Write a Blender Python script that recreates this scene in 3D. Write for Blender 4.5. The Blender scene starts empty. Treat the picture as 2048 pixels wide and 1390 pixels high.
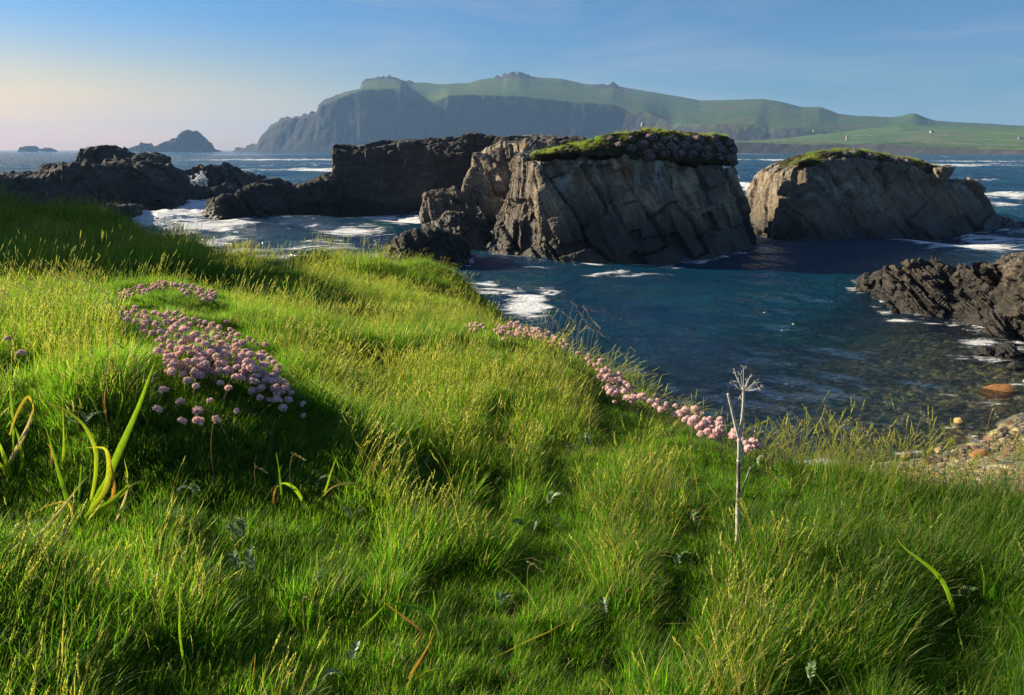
import bpy, bmesh, math, random
import numpy as np
from mathutils import Vector, Matrix, Euler

SC = bpy.context.scene
COL = SC.collection
RNG = np.random.default_rng(7)
random.seed(7)

# ------------------------------------------------------------------ camera, sky, sun, exposure
FPX, CU, CV, EYE = 1450.0, 1024.0, 695.0, 7.0
PITCH = math.atan(396.0 / FPX)
SUN_AZ = math.radians(-71.0)      # from straight ahead (+Y), negative = to the left
SUN_EL = math.radians(23.5)
cam_d = bpy.data.cameras.new('camera')
cam = bpy.data.objects.new('camera', cam_d)
COL.objects.link(cam)
cam.location = (0, 0, EYE)
cam.rotation_euler = (math.pi / 2 - PITCH, 0, 0)
cam_d.sensor_width = 36.0
cam_d.lens = FPX / 2048 * 36.0
cam_d.clip_start = 0.05
cam_d.clip_end = 40000
SC.camera = cam

world = bpy.data.worlds.new('World')
SC.world = world
world.use_nodes = True
wt = world.node_tree
wt.nodes.clear()
w_out = wt.nodes.new('ShaderNodeOutputWorld')
w_bg = wt.nodes.new('ShaderNodeBackground')
w_sky = wt.nodes.new('ShaderNodeTexSky')
w_sky.sky_type = 'NISHITA'
w_sky.sun_disc = False
w_sky.sun_elevation = SUN_EL
w_sky.sun_rotation = SUN_AZ
w_sky.air_density = 1.0
w_sky.dust_density = 0.6
w_sky.ozone_density = 2.5
# thin streaks of high cloud
w_tc = wt.nodes.new('ShaderNodeTexCoord')
w_map = wt.nodes.new('ShaderNodeMapping')
w_map.inputs['Scale'].default_value = (1.2, 1.2, 9.0)
w_map.inputs['Rotation'].default_value = (0.06, -0.10, 0.3)
w_noi = wt.nodes.new('ShaderNodeTexNoise')
w_noi.inputs['Scale'].default_value = 1.6
w_noi.inputs['Detail'].default_value = 6
w_noi.inputs['Roughness'].default_value = 0.6
w_noi.inputs['Distortion'].default_value = 0.8
w_ramp = wt.nodes.new('ShaderNodeMapRange')
w_ramp.inputs['From Min'].default_value = 0.47
w_ramp.inputs['From Max'].default_value = 0.78
w_ramp.inputs['To Max'].default_value = 0.42
w_mix = wt.nodes.new('ShaderNodeMix')
w_mix.data_type = 'RGBA'
w_mix.inputs['B'].default_value = (4.6, 4.5, 4.8, 1)
wt.links.new(w_tc.outputs['Generated'], w_map.inputs['Vector'])
wt.links.new(w_map.outputs['Vector'], w_noi.inputs['Vector'])
wt.links.new(w_noi.outputs['Fac'], w_ramp.inputs['Value'])
wt.links.new(w_ramp.outputs['Result'], w_mix.inputs['Factor'])
# evening colour: deep blue away from the sun, a warm glow low down towards it
w_nrm = wt.nodes.new('ShaderNodeVectorMath'); w_nrm.operation = 'NORMALIZE'
w_dot = wt.nodes.new('ShaderNodeVectorMath'); w_dot.operation = 'DOT_PRODUCT'
w_dot.inputs[1].default_value = (math.sin(SUN_AZ), math.cos(SUN_AZ), 0.0)
w_sep = wt.nodes.new('ShaderNodeSeparateXYZ')
w_low = wt.nodes.new('ShaderNodeMapRange'); w_low.interpolation_type = 'SMOOTHSTEP'
for k_, v_ in (('From Min', 0.0), ('From Max', 0.17), ('To Min', 1.0), ('To Max', 0.0)): w_low.inputs[k_].default_value = v_
w_sid = wt.nodes.new('ShaderNodeMapRange'); w_sid.interpolation_type = 'SMOOTHSTEP'
for k_, v_ in (('From Min', 0.10), ('From Max', 0.95)): w_sid.inputs[k_].default_value = v_
w_mul = wt.nodes.new('ShaderNodeMath'); w_mul.operation = 'MULTIPLY'
w_tint = wt.nodes.new('ShaderNodeMix'); w_tint.data_type = 'RGBA'
w_tint.inputs['A'].default_value = (0.338, 0.590, 0.843, 1)
w_tint.inputs['B'].default_value = (1.674, 0.864, 0.185, 1)
w_col = wt.nodes.new('ShaderNodeMix'); w_col.data_type = 'RGBA'; w_col.blend_type = 'MULTIPLY'
w_col.inputs['Factor'].default_value = 1.0
wt.links.new(w_tc.outputs['Generated'], w_nrm.inputs[0])
wt.links.new(w_nrm.outputs[0], w_dot.inputs[0])
wt.links.new(w_nrm.outputs[0], w_sep.inputs[0])
wt.links.new(w_sep.outputs['Z'], w_low.inputs['Value'])
wt.links.new(w_dot.outputs['Value'], w_sid.inputs['Value'])
wt.links.new(w_low.outputs[0], w_mul.inputs[0]); wt.links.new(w_sid.outputs[0], w_mul.inputs[1])
wt.links.new(w_mul.outputs[0], w_tint.inputs['Factor'])
wt.links.new(w_sky.outputs['Color'], w_col.inputs['A'])
wt.links.new(w_tint.outputs['Result'], w_col.inputs['B'])
wt.links.new(w_col.outputs['Result'], w_mix.inputs['A'])
wt.links.new(w_mix.outputs['Result'], w_bg.inputs['Color'])
w_bg.inputs['Strength'].default_value = 0.053
wt.links.new(w_bg.outputs['Background'], w_out.inputs['Surface'])

sun_d = bpy.data.lights.new('sun', 'SUN')
sun_d.energy = 5.0
sun_d.angle = math.radians(0.55)
sun_d.color = (1.0, 0.86, 0.62)
sun = bpy.data.objects.new('sun', sun_d)
COL.objects.link(sun)
SUN_DIR = Vector((math.sin(SUN_AZ) * math.cos(SUN_EL), math.cos(SUN_AZ) * math.cos(SUN_EL), math.sin(SUN_EL)))
sun.rotation_euler = SUN_DIR.to_track_quat('Z', 'Y').to_euler()
sun.location = (-40, 10, 60)

SC.view_settings.view_transform = 'Standard'
SC.view_settings.look = 'None'
SC.view_settings.gamma = 1.0
SC.view_settings.use_curve_mapping = False
SC.view_settings.exposure = 1.34
SC.render.engine = 'CYCLES'
cy = SC.cycles
cy.use_denoising = True
cy.denoising_prefilter = 'NONE'
cy.max_bounces = 6
cy.diffuse_bounces = 3
cy.glossy_bounces = 3
cy.transmission_bounces = 4
cy.transparent_max_bounces = 10
cy.volume_bounces = 1
cy.caustics_reflective = False
cy.caustics_refractive = False
cy.sample_clamp_indirect = 4.0

# ------------------------------------------------------------------ picture to place
SP, CP = math.sin(PITCH), math.cos(PITCH)

def ray(u, v):
    u = np.asarray(u, float); v = np.asarray(v, float)
    a = (u - CU); b = (CV - v)
    return np.stack([a, CP * FPX + SP * b, -SP * FPX + CP * b], -1)

def at_z(u, v, z=0.0):
    d = ray(u, v)
    t = (z - EYE) / d[..., 2]
    return np.array([0, 0, EYE]) + d * t[..., None]

def at_y(u, v, y):
    d = ray(u, v)
    t = y / d[..., 1]
    return np.array([0, 0, EYE]) + d * np.asarray(t)[..., None]

# ------------------------------------------------------------------ noise
def _hash(ix, iy, iz, seed):
    h = (ix * 374761393 + iy * 668265263 + iz * 2147483647 + seed * 974634777) & 0xFFFFFFFF
    h = ((h ^ (h >> 13)) * 1274126177) & 0xFFFFFFFF
    h = ((h ^ (h >> 16)) * 2246822519) & 0xFFFFFFFF
    return ((h ^ (h >> 15)) & 0xFFFFFF) / float(0xFFFFFF)

def vnoise(p, seed=0):
    p = np.asarray(p, float)
    i = np.floor(p).astype(np.int64)
    f = p - i
    w = f * f * f * (f * (f * 6 - 15) + 10)
    x, y, z = i[..., 0], i[..., 1], i[..., 2]
    r = 0
    for dx in (0, 1):
        wx = w[..., 0] if dx else 1 - w[..., 0]
        for dy in (0, 1):
            wy = w[..., 1] if dy else 1 - w[..., 1]
            for dz in (0, 1):
                wz = w[..., 2] if dz else 1 - w[..., 2]
                r = r + wx * wy * wz * _hash(x + dx, y + dy, z + dz, seed)
    return r * 2 - 1

def fbm(p, octs=4, seed=0, gain=0.5, lac=2.03):
    p = np.asarray(p, float)
    a, s, n = 1.0, 0.0, 0.0
    for k in range(octs):
        s = s + a * vnoise(p, seed + 17 * k); n += a
        a *= gain; p = p * lac + 11.3
    return s / n

def hash1(i, seed=0):
    i = np.asarray(i).astype(np.int64)
    return _hash(i, i * 7 + 3, i * 13 + 5, seed)

def hash2(i, j, seed=0):
    return _hash(np.asarray(i).astype(np.int64), np.asarray(j).astype(np.int64), np.asarray(j).astype(np.int64) * 0 + 9, seed)

def sstep(a, b, x):
    t = np.clip((x - a) / (b - a), 0, 1)
    return t * t * (3 - 2 * t)

# ------------------------------------------------------------------ objects
def mesh_np(name, verts, faces, smooth=False, attrs=None):
    me = bpy.data.meshes.new(name)
    verts = np.asarray(verts, np.float32)
    faces = np.asarray(faces, np.int32)
    k = faces.shape[1]
    me.vertices.add(len(verts))
    me.vertices.foreach_set('co', verts.ravel())
    me.loops.add(faces.size)
    me.loops.foreach_set('vertex_index', faces.ravel())
    me.polygons.add(len(faces))
    me.polygons.foreach_set('loop_start', np.arange(len(faces), dtype=np.int32) * k)
    me.polygons.foreach_set('loop_total', np.full(len(faces), k, np.int32))
    me.polygons.foreach_set('use_smooth', np.full(len(faces), smooth))
    for an, av in (attrs or {}).items():
        a = me.attributes.new(an, 'FLOAT', 'POINT')
        a.data.foreach_set('value', np.asarray(av, np.float32))
    me.update()
    me.validate()
    return me

def link(name, me, mat=None, parent=None, kind=None, loc=None):
    o = bpy.data.objects.new(name, me)
    COL.objects.link(o)
    if mat is not None and me is not None and len(me.materials) == 0:
        me.materials.append(mat)
    if parent is not None: o.parent = parent
    if kind: o['kind'] = kind
    if loc is not None: o.location = loc
    return o

def tag(o, label, cat, group=None):
    o['label'] = label; o['category'] = cat
    if group: o['group'] = group
    return o

def empty(name, loc, label, cat, group=None):
    o = bpy.data.objects.new(name, None)
    COL.objects.link(o)
    o.location = loc
    o.empty_display_size = 0.1
    return tag(o, label, cat, group)

def grid_faces(ni, nj):
    i, j = np.meshgrid(np.arange(ni - 1), np.arange(nj - 1), indexing='ij')
    a = (i * nj + j).ravel()
    return np.stack([a, a + nj, a + nj + 1, a + 1], -1)

# ------------------------------------------------------------------ material helper
class NT:
    def __init__(self, name):
        self.m = bpy.data.materials.new(name)
        self.m.use_nodes = True
        self.t = self.m.node_tree
        self.t.nodes.clear()
        self.out = self.t.nodes.new('ShaderNodeOutputMaterial')
    def n(self, typ, ins=None, **kw):
        nd = self.t.nodes.new(typ)
        for k, v in kw.items(): setattr(nd, k, v)
        for k, v in (ins or {}).items():
            if isinstance(v, bpy.types.NodeSocket): self.t.links.new(v, nd.inputs[k])
            else: nd.inputs[k].default_value = v
        return nd
    def pos(self): return self.n('ShaderNodeNewGeometry').outputs['Position']
    def mapv(self, vec, scale=(1, 1, 1), rot=(0, 0, 0), loc=(0, 0, 0)):
        return self.n('ShaderNodeMapping', {'Vector': vec, 'Scale': scale, 'Rotation': rot, 'Location': loc}).outputs[0]
    def noise(self, vec, scale, detail=4, rough=0.55, dist=0.0):
        return self.n('ShaderNodeTexNoise', {'Vector': vec, 'Scale': scale, 'Detail': detail, 'Roughness': rough, 'Distortion': dist}).outputs['Fac']
    def ramp(self, fac, stops, interp='LINEAR'):
        r = self.n('ShaderNodeValToRGB', {'Fac': fac})
        cr = r.color_ramp
        cr.interpolation = interp
        while len(cr.elements) < len(stops): cr.elements.new(0.5)
        for e, (p, c) in zip(cr.elements, stops):
            e.position = p
            e.color = (c, c, c, 1) if isinstance(c, (int, float)) else (*c, 1)
        return r.outputs['Color']
    def rng(self, val, a, b, c=0.0, d=1.0, smooth=True):
        r = self.n('ShaderNodeMapRange', {'Value': val, 'From Min': a, 'From Max': b, 'To Min': c, 'To Max': d})
        r.interpolation_type = 'SMOOTHSTEP' if smooth else 'LINEAR'
        return r.outputs['Result']
    def math(self, op, a, b=0.0, clamp=False):
        nd = self.n('ShaderNodeMath', {0: a, 1: b}, operation=op)
        nd.use_clamp = clamp
        return nd.outputs[0]
    def mix(self, fac, a, b, blend='MIX'):
        nd = self.t.nodes.new('ShaderNodeMix')
        nd.data_type = 'RGBA'; nd.blend_type = blend
        for k, v in (('Factor', fac), ('A', a), ('B', b)):
            s = [x for x in nd.inputs if x.name == k and x.type == ('VALUE' if k == 'Factor' else 'RGBA')][0]
            if isinstance(v, bpy.types.NodeSocket): self.t.links.new(v, s)
            else: s.default_value = v if k == 'Factor' else ((*v, 1) if len(v) == 3 else v)
        return [x for x in nd.outputs if x.type == 'RGBA'][0]
    def attr(self, name, typ='GEOMETRY', out='Fac'):
        return self.n('ShaderNodeAttribute', attribute_name=name, attribute_type=typ).outputs[out]
    def sep(self, vec): return self.n('ShaderNodeSeparateXYZ', {'Vector': vec}).outputs
    def bump(self, h, strength=0.5, dist=0.05, normal=None):
        ins = {'Height': h, 'Strength': strength, 'Distance': dist}
        if normal is not None: ins['Normal'] = normal
        return self.n('ShaderNodeBump', ins).outputs[0]
    def done(self, sh):
        self.t.links.new(sh, self.out.inputs['Surface'])
        return self.m
# ------------------------------------------------------------------ rock material
def rock_mat(name, dark, mid, light, wet_top=1.3, streak_rot=(0.2, 0.45, 0.1), lichen=0.5, rust=0.4, scale=1.0, stsc=(0.5, 0.5, 3.2)):
    t = NT(name)
    p = t.pos()
    big = t.noise(p, 0.35 * scale, 5, 0.6)
    pr = t.mapv(p, (scale, scale, scale), streak_rot)
    st = t.noise(t.mapv(pr, stsc), 1.2, 6, 0.65, 0.5)
    f = t.math('ADD', t.math('MULTIPLY', big, 0.55), t.math('MULTIPLY', st, 0.45))
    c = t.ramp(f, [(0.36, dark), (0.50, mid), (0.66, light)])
    fine = t.noise(p, 5.0 * scale, 6, 0.7)
    c = t.mix(1.0, c, t.ramp(fine, [(0.25, 0.55), (0.5, 0.95), (0.75, 1.35)]), 'MULTIPLY')
    z = t.sep(p)[2]
    up = t.rng(z, wet_top + 0.6, wet_top + 2.2)
    # pale lichen and rusty weathering
    li = t.math('MULTIPLY', t.rng(t.noise(t.mapv(p, (1, 1, 0.7), (0, 0.5, 0)), 0.9 * scale, 7, 0.72, 0.6), 0.545, 0.61, 0, lichen), up)
    c = t.mix(li, c, (0.34, 0.34, 0.31))
    ru = t.math('MULTIPLY', t.rng(t.noise(t.mapv(p, loc=(31, 4, 9)), 0.55 * scale, 5, 0.62, 0.4), 0.57, 0.70, 0, rust), up)
    c = t.mix(ru, c, (0.30, 0.16, 0.06))
    # wet, weed blackened foot of the rock
    zz = t.math('ADD', z, t.math('MULTIPLY', t.noise(p, 0.5 * scale, 5, 0.6), -0.9 * wet_top - 0.3))
    wet = t.rng(zz, wet_top * 0.05 - 0.45, wet_top * 0.75, 1.0, 0.0)
    c = t.mix(t.math('MULTIPLY', wet, 0.86), c, (0.016, 0.014, 0.012))
    rough = t.rng(wet, 0, 1, 0.88, 0.42)
    h = t.math('ADD', fine, t.math('MULTIPLY', t.noise(t.mapv(pr, tuple(q * 1.5 for q in stsc)), 1.6, 8, 0.7), 1.6))
    nb = t.bump(h, 0.9, 0.10 / scale)
    b = t.n('ShaderNodeBsdfPrincipled', {'Base Color': c, 'Roughness': rough, 'Specular IOR Level': 0.35, 'Normal': nb})
    return t.done(b.outputs[0])

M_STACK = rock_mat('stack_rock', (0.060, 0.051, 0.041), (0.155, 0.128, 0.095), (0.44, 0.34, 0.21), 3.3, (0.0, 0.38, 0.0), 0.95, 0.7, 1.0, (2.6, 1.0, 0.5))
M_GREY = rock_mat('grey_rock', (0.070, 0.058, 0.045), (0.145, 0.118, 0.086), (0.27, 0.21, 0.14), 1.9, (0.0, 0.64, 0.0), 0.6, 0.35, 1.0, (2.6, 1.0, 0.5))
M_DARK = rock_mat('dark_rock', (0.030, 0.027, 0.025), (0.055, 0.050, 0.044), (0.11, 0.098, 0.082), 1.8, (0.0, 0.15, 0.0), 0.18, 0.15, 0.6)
M_SHORE = rock_mat('shore_rock', (0.020, 0.017, 0.015), (0.045, 0.039, 0.032), (0.15, 0.12, 0.085), 1.0, (0.1, 0.75, 0.2), 0.25, 0.35, 1.5, (0.6, 1.0, 3.0))

# ------------------------------------------------------------------ rocks: hull > voxels > beds and joints
def hull_mesh(pieces):
    """pieces: list of lists of columns, each column a closed ring of points (same count within a piece)"""
    bm = bmesh.new()
    for cols in pieces:
        rings = [[bm.verts.new(p) for p in c] for c in cols]
        n = len(rings[0])
        for a, b in zip(rings[:-1], rings[1:]):
            for k in range(n):
                q = (k + 1) % n
                bm.faces.new((a[k], b[k], b[q], a[q]))
        bm.faces.new(list(reversed(rings[0]))); bm.faces.new(rings[-1])
    bmesh.ops.triangulate(bm, faces=bm.faces[:])
    bmesh.ops.recalc_face_normals(bm, faces=bm.faces[:])
    me = bpy.data.meshes.new('hull')
    bm.to_mesh(me); bm.free()
    return me

def voxelise(me, size):
    o = bpy.data.objects.new('tmp', me)
    COL.objects.link(o)
    md = o.modifiers.new('r', 'REMESH')
    md.mode = 'VOXEL'; md.voxel_size = size; md.adaptivity = 0
    dg = bpy.context.evaluated_depsgraph_get()
    ev = o.evaluated_get(dg)
    m2 = ev.to_mesh()
    nv, nf = len(m2.vertices), len(m2.polygons)
    V = np.empty(nv * 3, np.float32); m2.vertices.foreach_get('co', V)
    N = np.empty(nv * 3, np.float32); m2.vertex_normals.foreach_get('vector', N)
    lt = np.empty(nf, np.int32); m2.polygons.foreach_get('loop_total', lt)
    L = np.empty(len(m2.loops), np.int32); m2.loops.foreach_get('vertex_index', L)
    ev.to_mesh_clear()
    COL.objects.unlink(o); bpy.data.objects.remove(o); bpy.data.meshes.remove(me)
    assert (lt == 4).all()
    return V.reshape(-1, 3).astype(float), N.reshape(-1, 3).astype(float), L.reshape(-1, 4)

def smooth_verts(V, F, it):
    """a few rounds of neighbour averaging, to take the voxel steps off"""
    e = np.concatenate([F[:, [0, 1]], F[:, [1, 2]], F[:, [2, 3]], F[:, [3, 0]]])
    for _ in range(it):
        s = np.zeros_like(V); c = np.zeros(len(V))
        for k in range(3):
            s[:, k] = np.bincount(e[:, 0], V[e[:, 1], k], len(V)) + np.bincount(e[:, 1], V[e[:, 0], k], len(V))
        c = np.bincount(e[:, 0], minlength=len(V)) + np.bincount(e[:, 1], minlength=len(V))
        V = 0.4 * V + 0.6 * s / c[:, None]
    return V

def normals(V, F):
    d1 = V[F[:, 2]] - V[F[:, 0]]; d2 = V[F[:, 3]] - V[F[:, 1]]
    fn = np.cross(d1, d2)
    N = np.zeros_like(V)
    for k in range(4):
        for c in range(3): N[:, c] += np.bincount(F[:, k], fn[:, c], len(V))
    return N / np.maximum(np.linalg.norm(N, axis=1, keepdims=True), 1e-9)

def make_rock(name, pieces, size, mat, label, group=None, bed=(0, -0.93, 0.33), bed_t=0.4, bed_a=0.35,
              joint=(0.93, 0, 0.37), joint_t=2.0, cross_t=2.6, plate_a=0.3, fb_a=0.4, fb_l=2.5, fine_a=0.10,
              crack=0.12, cut=-0.5, cat='sea rock', seed=1, root=True, back_cut=None, smooth_n=3):
    V, N, F = voxelise(hull_mesh(pieces), size)
    V = smooth_verts(V, F, smooth_n)
    N = normals(V, F)
    bed = np.array(bed, float); bed /= np.linalg.norm(bed)
    joint = np.array(joint, float); joint /= np.linalg.norm(joint)
    cr = np.cross(bed, joint); cr /= np.linalg.norm(cr)
    W = V + 0.40 * np.stack([fbm(V / 2.2, 3, seed + 5), fbm(V / 2.2, 3, seed + 6), fbm(V / 2.2, 3, seed + 7)], -1) * min(1.0, joint_t / 2)
    b = W @ bed / bed_t
    bi = np.floor(b)
    off = bed_a * (hash1(bi, seed) - 0.5) * 2
    off2 = bed_a * 0.5 * (hash1(np.floor(b * 2.7 + 0.3), seed + 3) - 0.5)
    edge_on = np.clip(1 - np.abs(N @ bed), 0, 1) ** 0.7
    j = W @ joint / joint_t + 0.6 * vnoise(np.stack([W @ cr / 5, W @ bed / 5, V[:, 0] * 0], -1), seed + 8)
    ji = np.floor(j)
    c = W @ cr / cross_t + hash1(ji, seed + 2) * 0.9
    ci = np.floor(c)
    pl = plate_a * (hash2(ji, ci, seed + 4) - 0.5) * 2
    # second, finer set of plates
    j2 = W @ joint / (joint_t * 0.37) + 0.4; j2i = np.floor(j2)
    c2 = W @ cr / (cross_t * 0.45) + hash1(j2i, seed + 12) * 1.0
    m2 = (hash2(ji, ci, seed + 40) > 0.45)
    pl = pl + np.where(m2, 0.42 * plate_a * (hash2(j2i, np.floor(c2), seed + 14) - 0.5) * 2, 0)
    gap = np.minimum(np.abs(j - np.round(j)) * joint_t, np.abs(c - np.round(c)) * cross_t)
    gap = gap + 0.12 * (hash2(np.round(j), np.round(c), seed + 33))
    open_ = sstep(-.25, .25, vnoise(V / 3.1, seed + 50))
    cut_in = -crack * np.clip(1 - gap / (1.1 * size), 0, 1) * open_
    gj = np.abs(j - np.round(j)) * joint_t
    cut_in = np.minimum(cut_in, -crack * .9 * np.clip(1 - gj / (1.2 * size), 0, 1) * (hash1(np.round(j), seed + 60) > .3))
    face_on = np.abs(N @ bed)
    d = (off + off2) * edge_on + (pl + cut_in) * (0.35 + 0.65 * face_on)
    d = d + fb_a * fbm(V / fb_l, 5, seed + 20, 0.55) + fine_a * fbm(V / (fb_l * 0.22), 4, seed + 21, 0.6)
    V = V + N * d[:, None]
    keep = (V[F][:, :, 2].max(1) > cut)
    if back_cut is not None: keep &= (V[F][:, :, 1].min(1) < back_cut)
    F = F[keep]
    used = np.unique(F)
    mp = np.zeros(len(V), np.int32); mp[used] = np.arange(len(used))
    V = V[used]; F = mp[F]
    org = np.array([V[:, 0].mean(), V[:, 1].min(), 0.0])
    me = mesh_np(name, V - org, F, False)
    if root:
        o = link(name, me, mat, loc=org)
        tag(o, label, cat, group)
    else:
        o = (me, org)
    return o, V, F

def col(ub, vb, ut, vt, lean, dep, backdrop=0.0, bdep=None, dx=0.0, bulge=0.0):
    """one cross-section of a rock that stands in the sea: foot pixel, top pixel, how far the top stands back, how deep the top is"""
    pb = at_z(ub, vb, 0.0)
    pt = at_y(ut, vt, pb[1] + lean)
    s = 2.0 / max(pt[2], 0.6)
    low = pb + (pb - pt) * min(s, 0.8) * np.array([1, 1, 0]); low[2] = -2.0
    bt = pt + np.array([dx, dep, -backdrop])
    bd = dep + lean if bdep is None else bdep
    bl = np.array([bt[0] + 0.0, pb[1] + lean + dep + bd * 0.4, -2.0])
    mid = 0.45 * pb + 0.55 * pt + np.array([0, -bulge, 0])
    return [low, mid, pt, bt, bl]

def lerp_cols(tops, bases, lean, dep, backdrop=0.0, **k):
    """tops: silhouette pixels; bases: waterline pixels, interpolated at the same fraction along"""
    cols = []
    n = len(tops)
    ub = np.interp(np.linspace(0, 1, n), np.linspace(0, 1, len(bases)), [b[0] for b in bases])
    fr = np.array([t[0] for t in tops], float); fr = (fr - fr[0]) / (fr[-1] - fr[0])
    B = np.array(bases, float); bf = (B[:, 0] - B[0, 0]) / (B[-1, 0] - B[0, 0])
    for i, (u, v) in enumerate(tops):
        ubi = np.interp(fr[i], bf, B[:, 0]); vbi = np.interp(fr[i], bf, B[:, 1])
        cols.append(col(ubi, vbi, u, v, lean, dep, backdrop, **k))
    return cols

ROCKS = {}
# the high stack in the middle: lit left end of bed edges, big slab face, right edge leaning in
A = [col(984, 507, 1036, 322, 2.3, 6.5), col(1040, 519, 1050, 316, 2.3, 7), col(1121, 526, 1078, 316, 2.2, 7.5),
     col(1200, 527, 1150, 318, 2.2, 8), col(1300, 525, 1240, 318, 2.2, 8), col(1400, 520, 1340, 322, 2.2, 8),
     col(1470, 514, 1410, 325, 2.2, 8), col(1532, 505, 1466, 326, 2.0, 7)]
# thin upturned plates along the lit left end, every one ending at its own height
rgp = np.random.default_rng(17)
PLATES = []
def plate(pb, U, D, Nn, out, inn, h, tip, th):
    q = [pb - D * out + np.array([0, 0, -1.5]), pb + D * inn + np.array([0, 0, -1.5]), pb + U * h * .96 + D * inn, pb + U * h + D * (inn * .2), pb + U * h * tip - D * out * .55]
    return [[x - Nn * th * .5 for x in q], [x + Nn * th * .5 for x in q]]
bN = np.array([0.10, -0.93, 0.36]); bN /= np.linalg.norm(bN)
for k in range(19):
    f = (k + .5) / 19
    pb = at_z(np.interp(f, [0, 1], [988, 1116]), np.interp(f, [0, .4, 1], [508, 519, 526]), 0.0)
    pt = at_y(np.interp(f, [0, 1], [1038, 1076]), np.interp(f, [0, 1], [322, 318]), pb[1] + 2.3)
    U = pt - pb
    PLATES.append(plate(pb, U, np.array([1, .12, 0.0]), bN, rgp.uniform(-.2, .75), rgp.uniform(1.5, 2.6), rgp.uniform(.45, 1.0), rgp.uniform(.55, .85), rgp.uniform(.22, .42)))
ROCKS['main'] = make_rock('sea_stack', [A] + PLATES, 0.115, M_STACK, 'tall sea stack with a flat grassy top and slanting slab face', bed=(0.10, -0.93, 0.36),
    bed_t=0.33, bed_a=0.35, joint=(0.93, 0.05, 0.40), joint_t=2.3, cross_t=3.7, plate_a=0.60, fb_a=0.24, fb_l=2.6, crack=0.34, fine_a=0.08, smooth_n=2, cat='sea stack', seed=3)
# the long dark wall behind it
B_t = [(664, 293), (682, 296), (700, 300), (730, 295), (759, 288), (800, 285), (848, 283), (900, 278), (950, 274), (965, 281), (977, 278), (998, 283), (1060, 281), (1146, 279), (1200, 282)]
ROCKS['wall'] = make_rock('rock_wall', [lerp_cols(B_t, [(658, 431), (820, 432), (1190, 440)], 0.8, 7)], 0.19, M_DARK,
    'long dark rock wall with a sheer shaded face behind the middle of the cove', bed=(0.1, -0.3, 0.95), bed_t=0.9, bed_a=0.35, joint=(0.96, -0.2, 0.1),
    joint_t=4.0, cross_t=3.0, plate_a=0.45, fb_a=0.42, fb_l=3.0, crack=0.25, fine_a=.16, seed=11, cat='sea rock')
# broken slabs between the wall and the stack
L1 = [col(850, 440, 868, 412, 1.5, 3), col(890, 452, 885, 398, 1.8, 4), col(930, 465, 925, 396, 2.4, 4), col(955, 475, 946, 392, 3, 5), col(985, 492, 990, 396, 3.5, 6), col(1020, 498, 1032, 380, 4, 6)]
L2 = [col(925, 462, 945, 352, 4.5, 4), col(950, 470, 958, 312, 5.5, 5), col(975, 476, 975, 298, 6, 6), col(1010, 482, 1002, 286, 6.5, 8), col(1055, 490, 1064, 284, 6.5, 9), col(1090, 490, 1110, 284, 6.5, 9)]
SLABS = []
for k in range(34):
    u = rgp.uniform(868, 1075); v = np.interp(u, [868, 930, 960, 1075], [440, 452, 400, 330]) + rgp.uniform(-40, 45)
    v = max(v, np.interp(u, [868, 925, 946, 960, 1075], [430, 415, 385, 345, 325]))
    y = np.interp(v, [300, 480], [60.5, 53.0]) - .3
    c = at_y(u, v, y); a = rgp.uniform(.6, 1.5); th = rgp.uniform(.22, .45); hh = rgp.uniform(.8, 2.0)
    U = np.array([rgp.normal(-.3, .08), .42, 1.0]) * hh; D = np.array([.95, rgp.normal(-.1, .1), rgp.normal(.2, .1)]) * a; Nn = np.array([.3, -.85, .4])
    q = [c - D - U, c + D - U * .9, c + D * .8 + U * .7, c - D * rgp.uniform(0, .6) + U, c - D * .95 + U * .2]
    SLABS.append([[x - Nn * th for x in q], [x + Nn * th for x in q]])
ROCKS['ledge'] = make_rock('broken_ledge', [L1, L2] + SLABS, 0.10, M_STACK, 'broken ledge of tilted sunlit slabs between the dark wall and the tall stack', bed=(0.75, -0.45, 0.45),
    bed_t=1.0, bed_a=0.35, joint=(0.35, 0.75, 0.5), joint_t=1.7, cross_t=1.6, plate_a=0.15, fb_a=0.12, fb_l=2.2, crack=0.12, fine_a=.07, seed=21, smooth_n=1)
# low dark rock in front of the stack
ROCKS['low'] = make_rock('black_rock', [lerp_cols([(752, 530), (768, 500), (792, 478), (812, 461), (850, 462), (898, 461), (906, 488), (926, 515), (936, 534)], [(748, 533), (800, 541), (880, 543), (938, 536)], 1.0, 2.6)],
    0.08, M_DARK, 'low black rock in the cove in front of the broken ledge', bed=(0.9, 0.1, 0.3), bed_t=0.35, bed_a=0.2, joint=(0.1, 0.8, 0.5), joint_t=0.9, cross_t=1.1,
    plate_a=0.42, fb_a=0.22, fb_l=1.0, crack=0.16, seed=31, fine_a=0.14, smooth_n=1)
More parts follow.
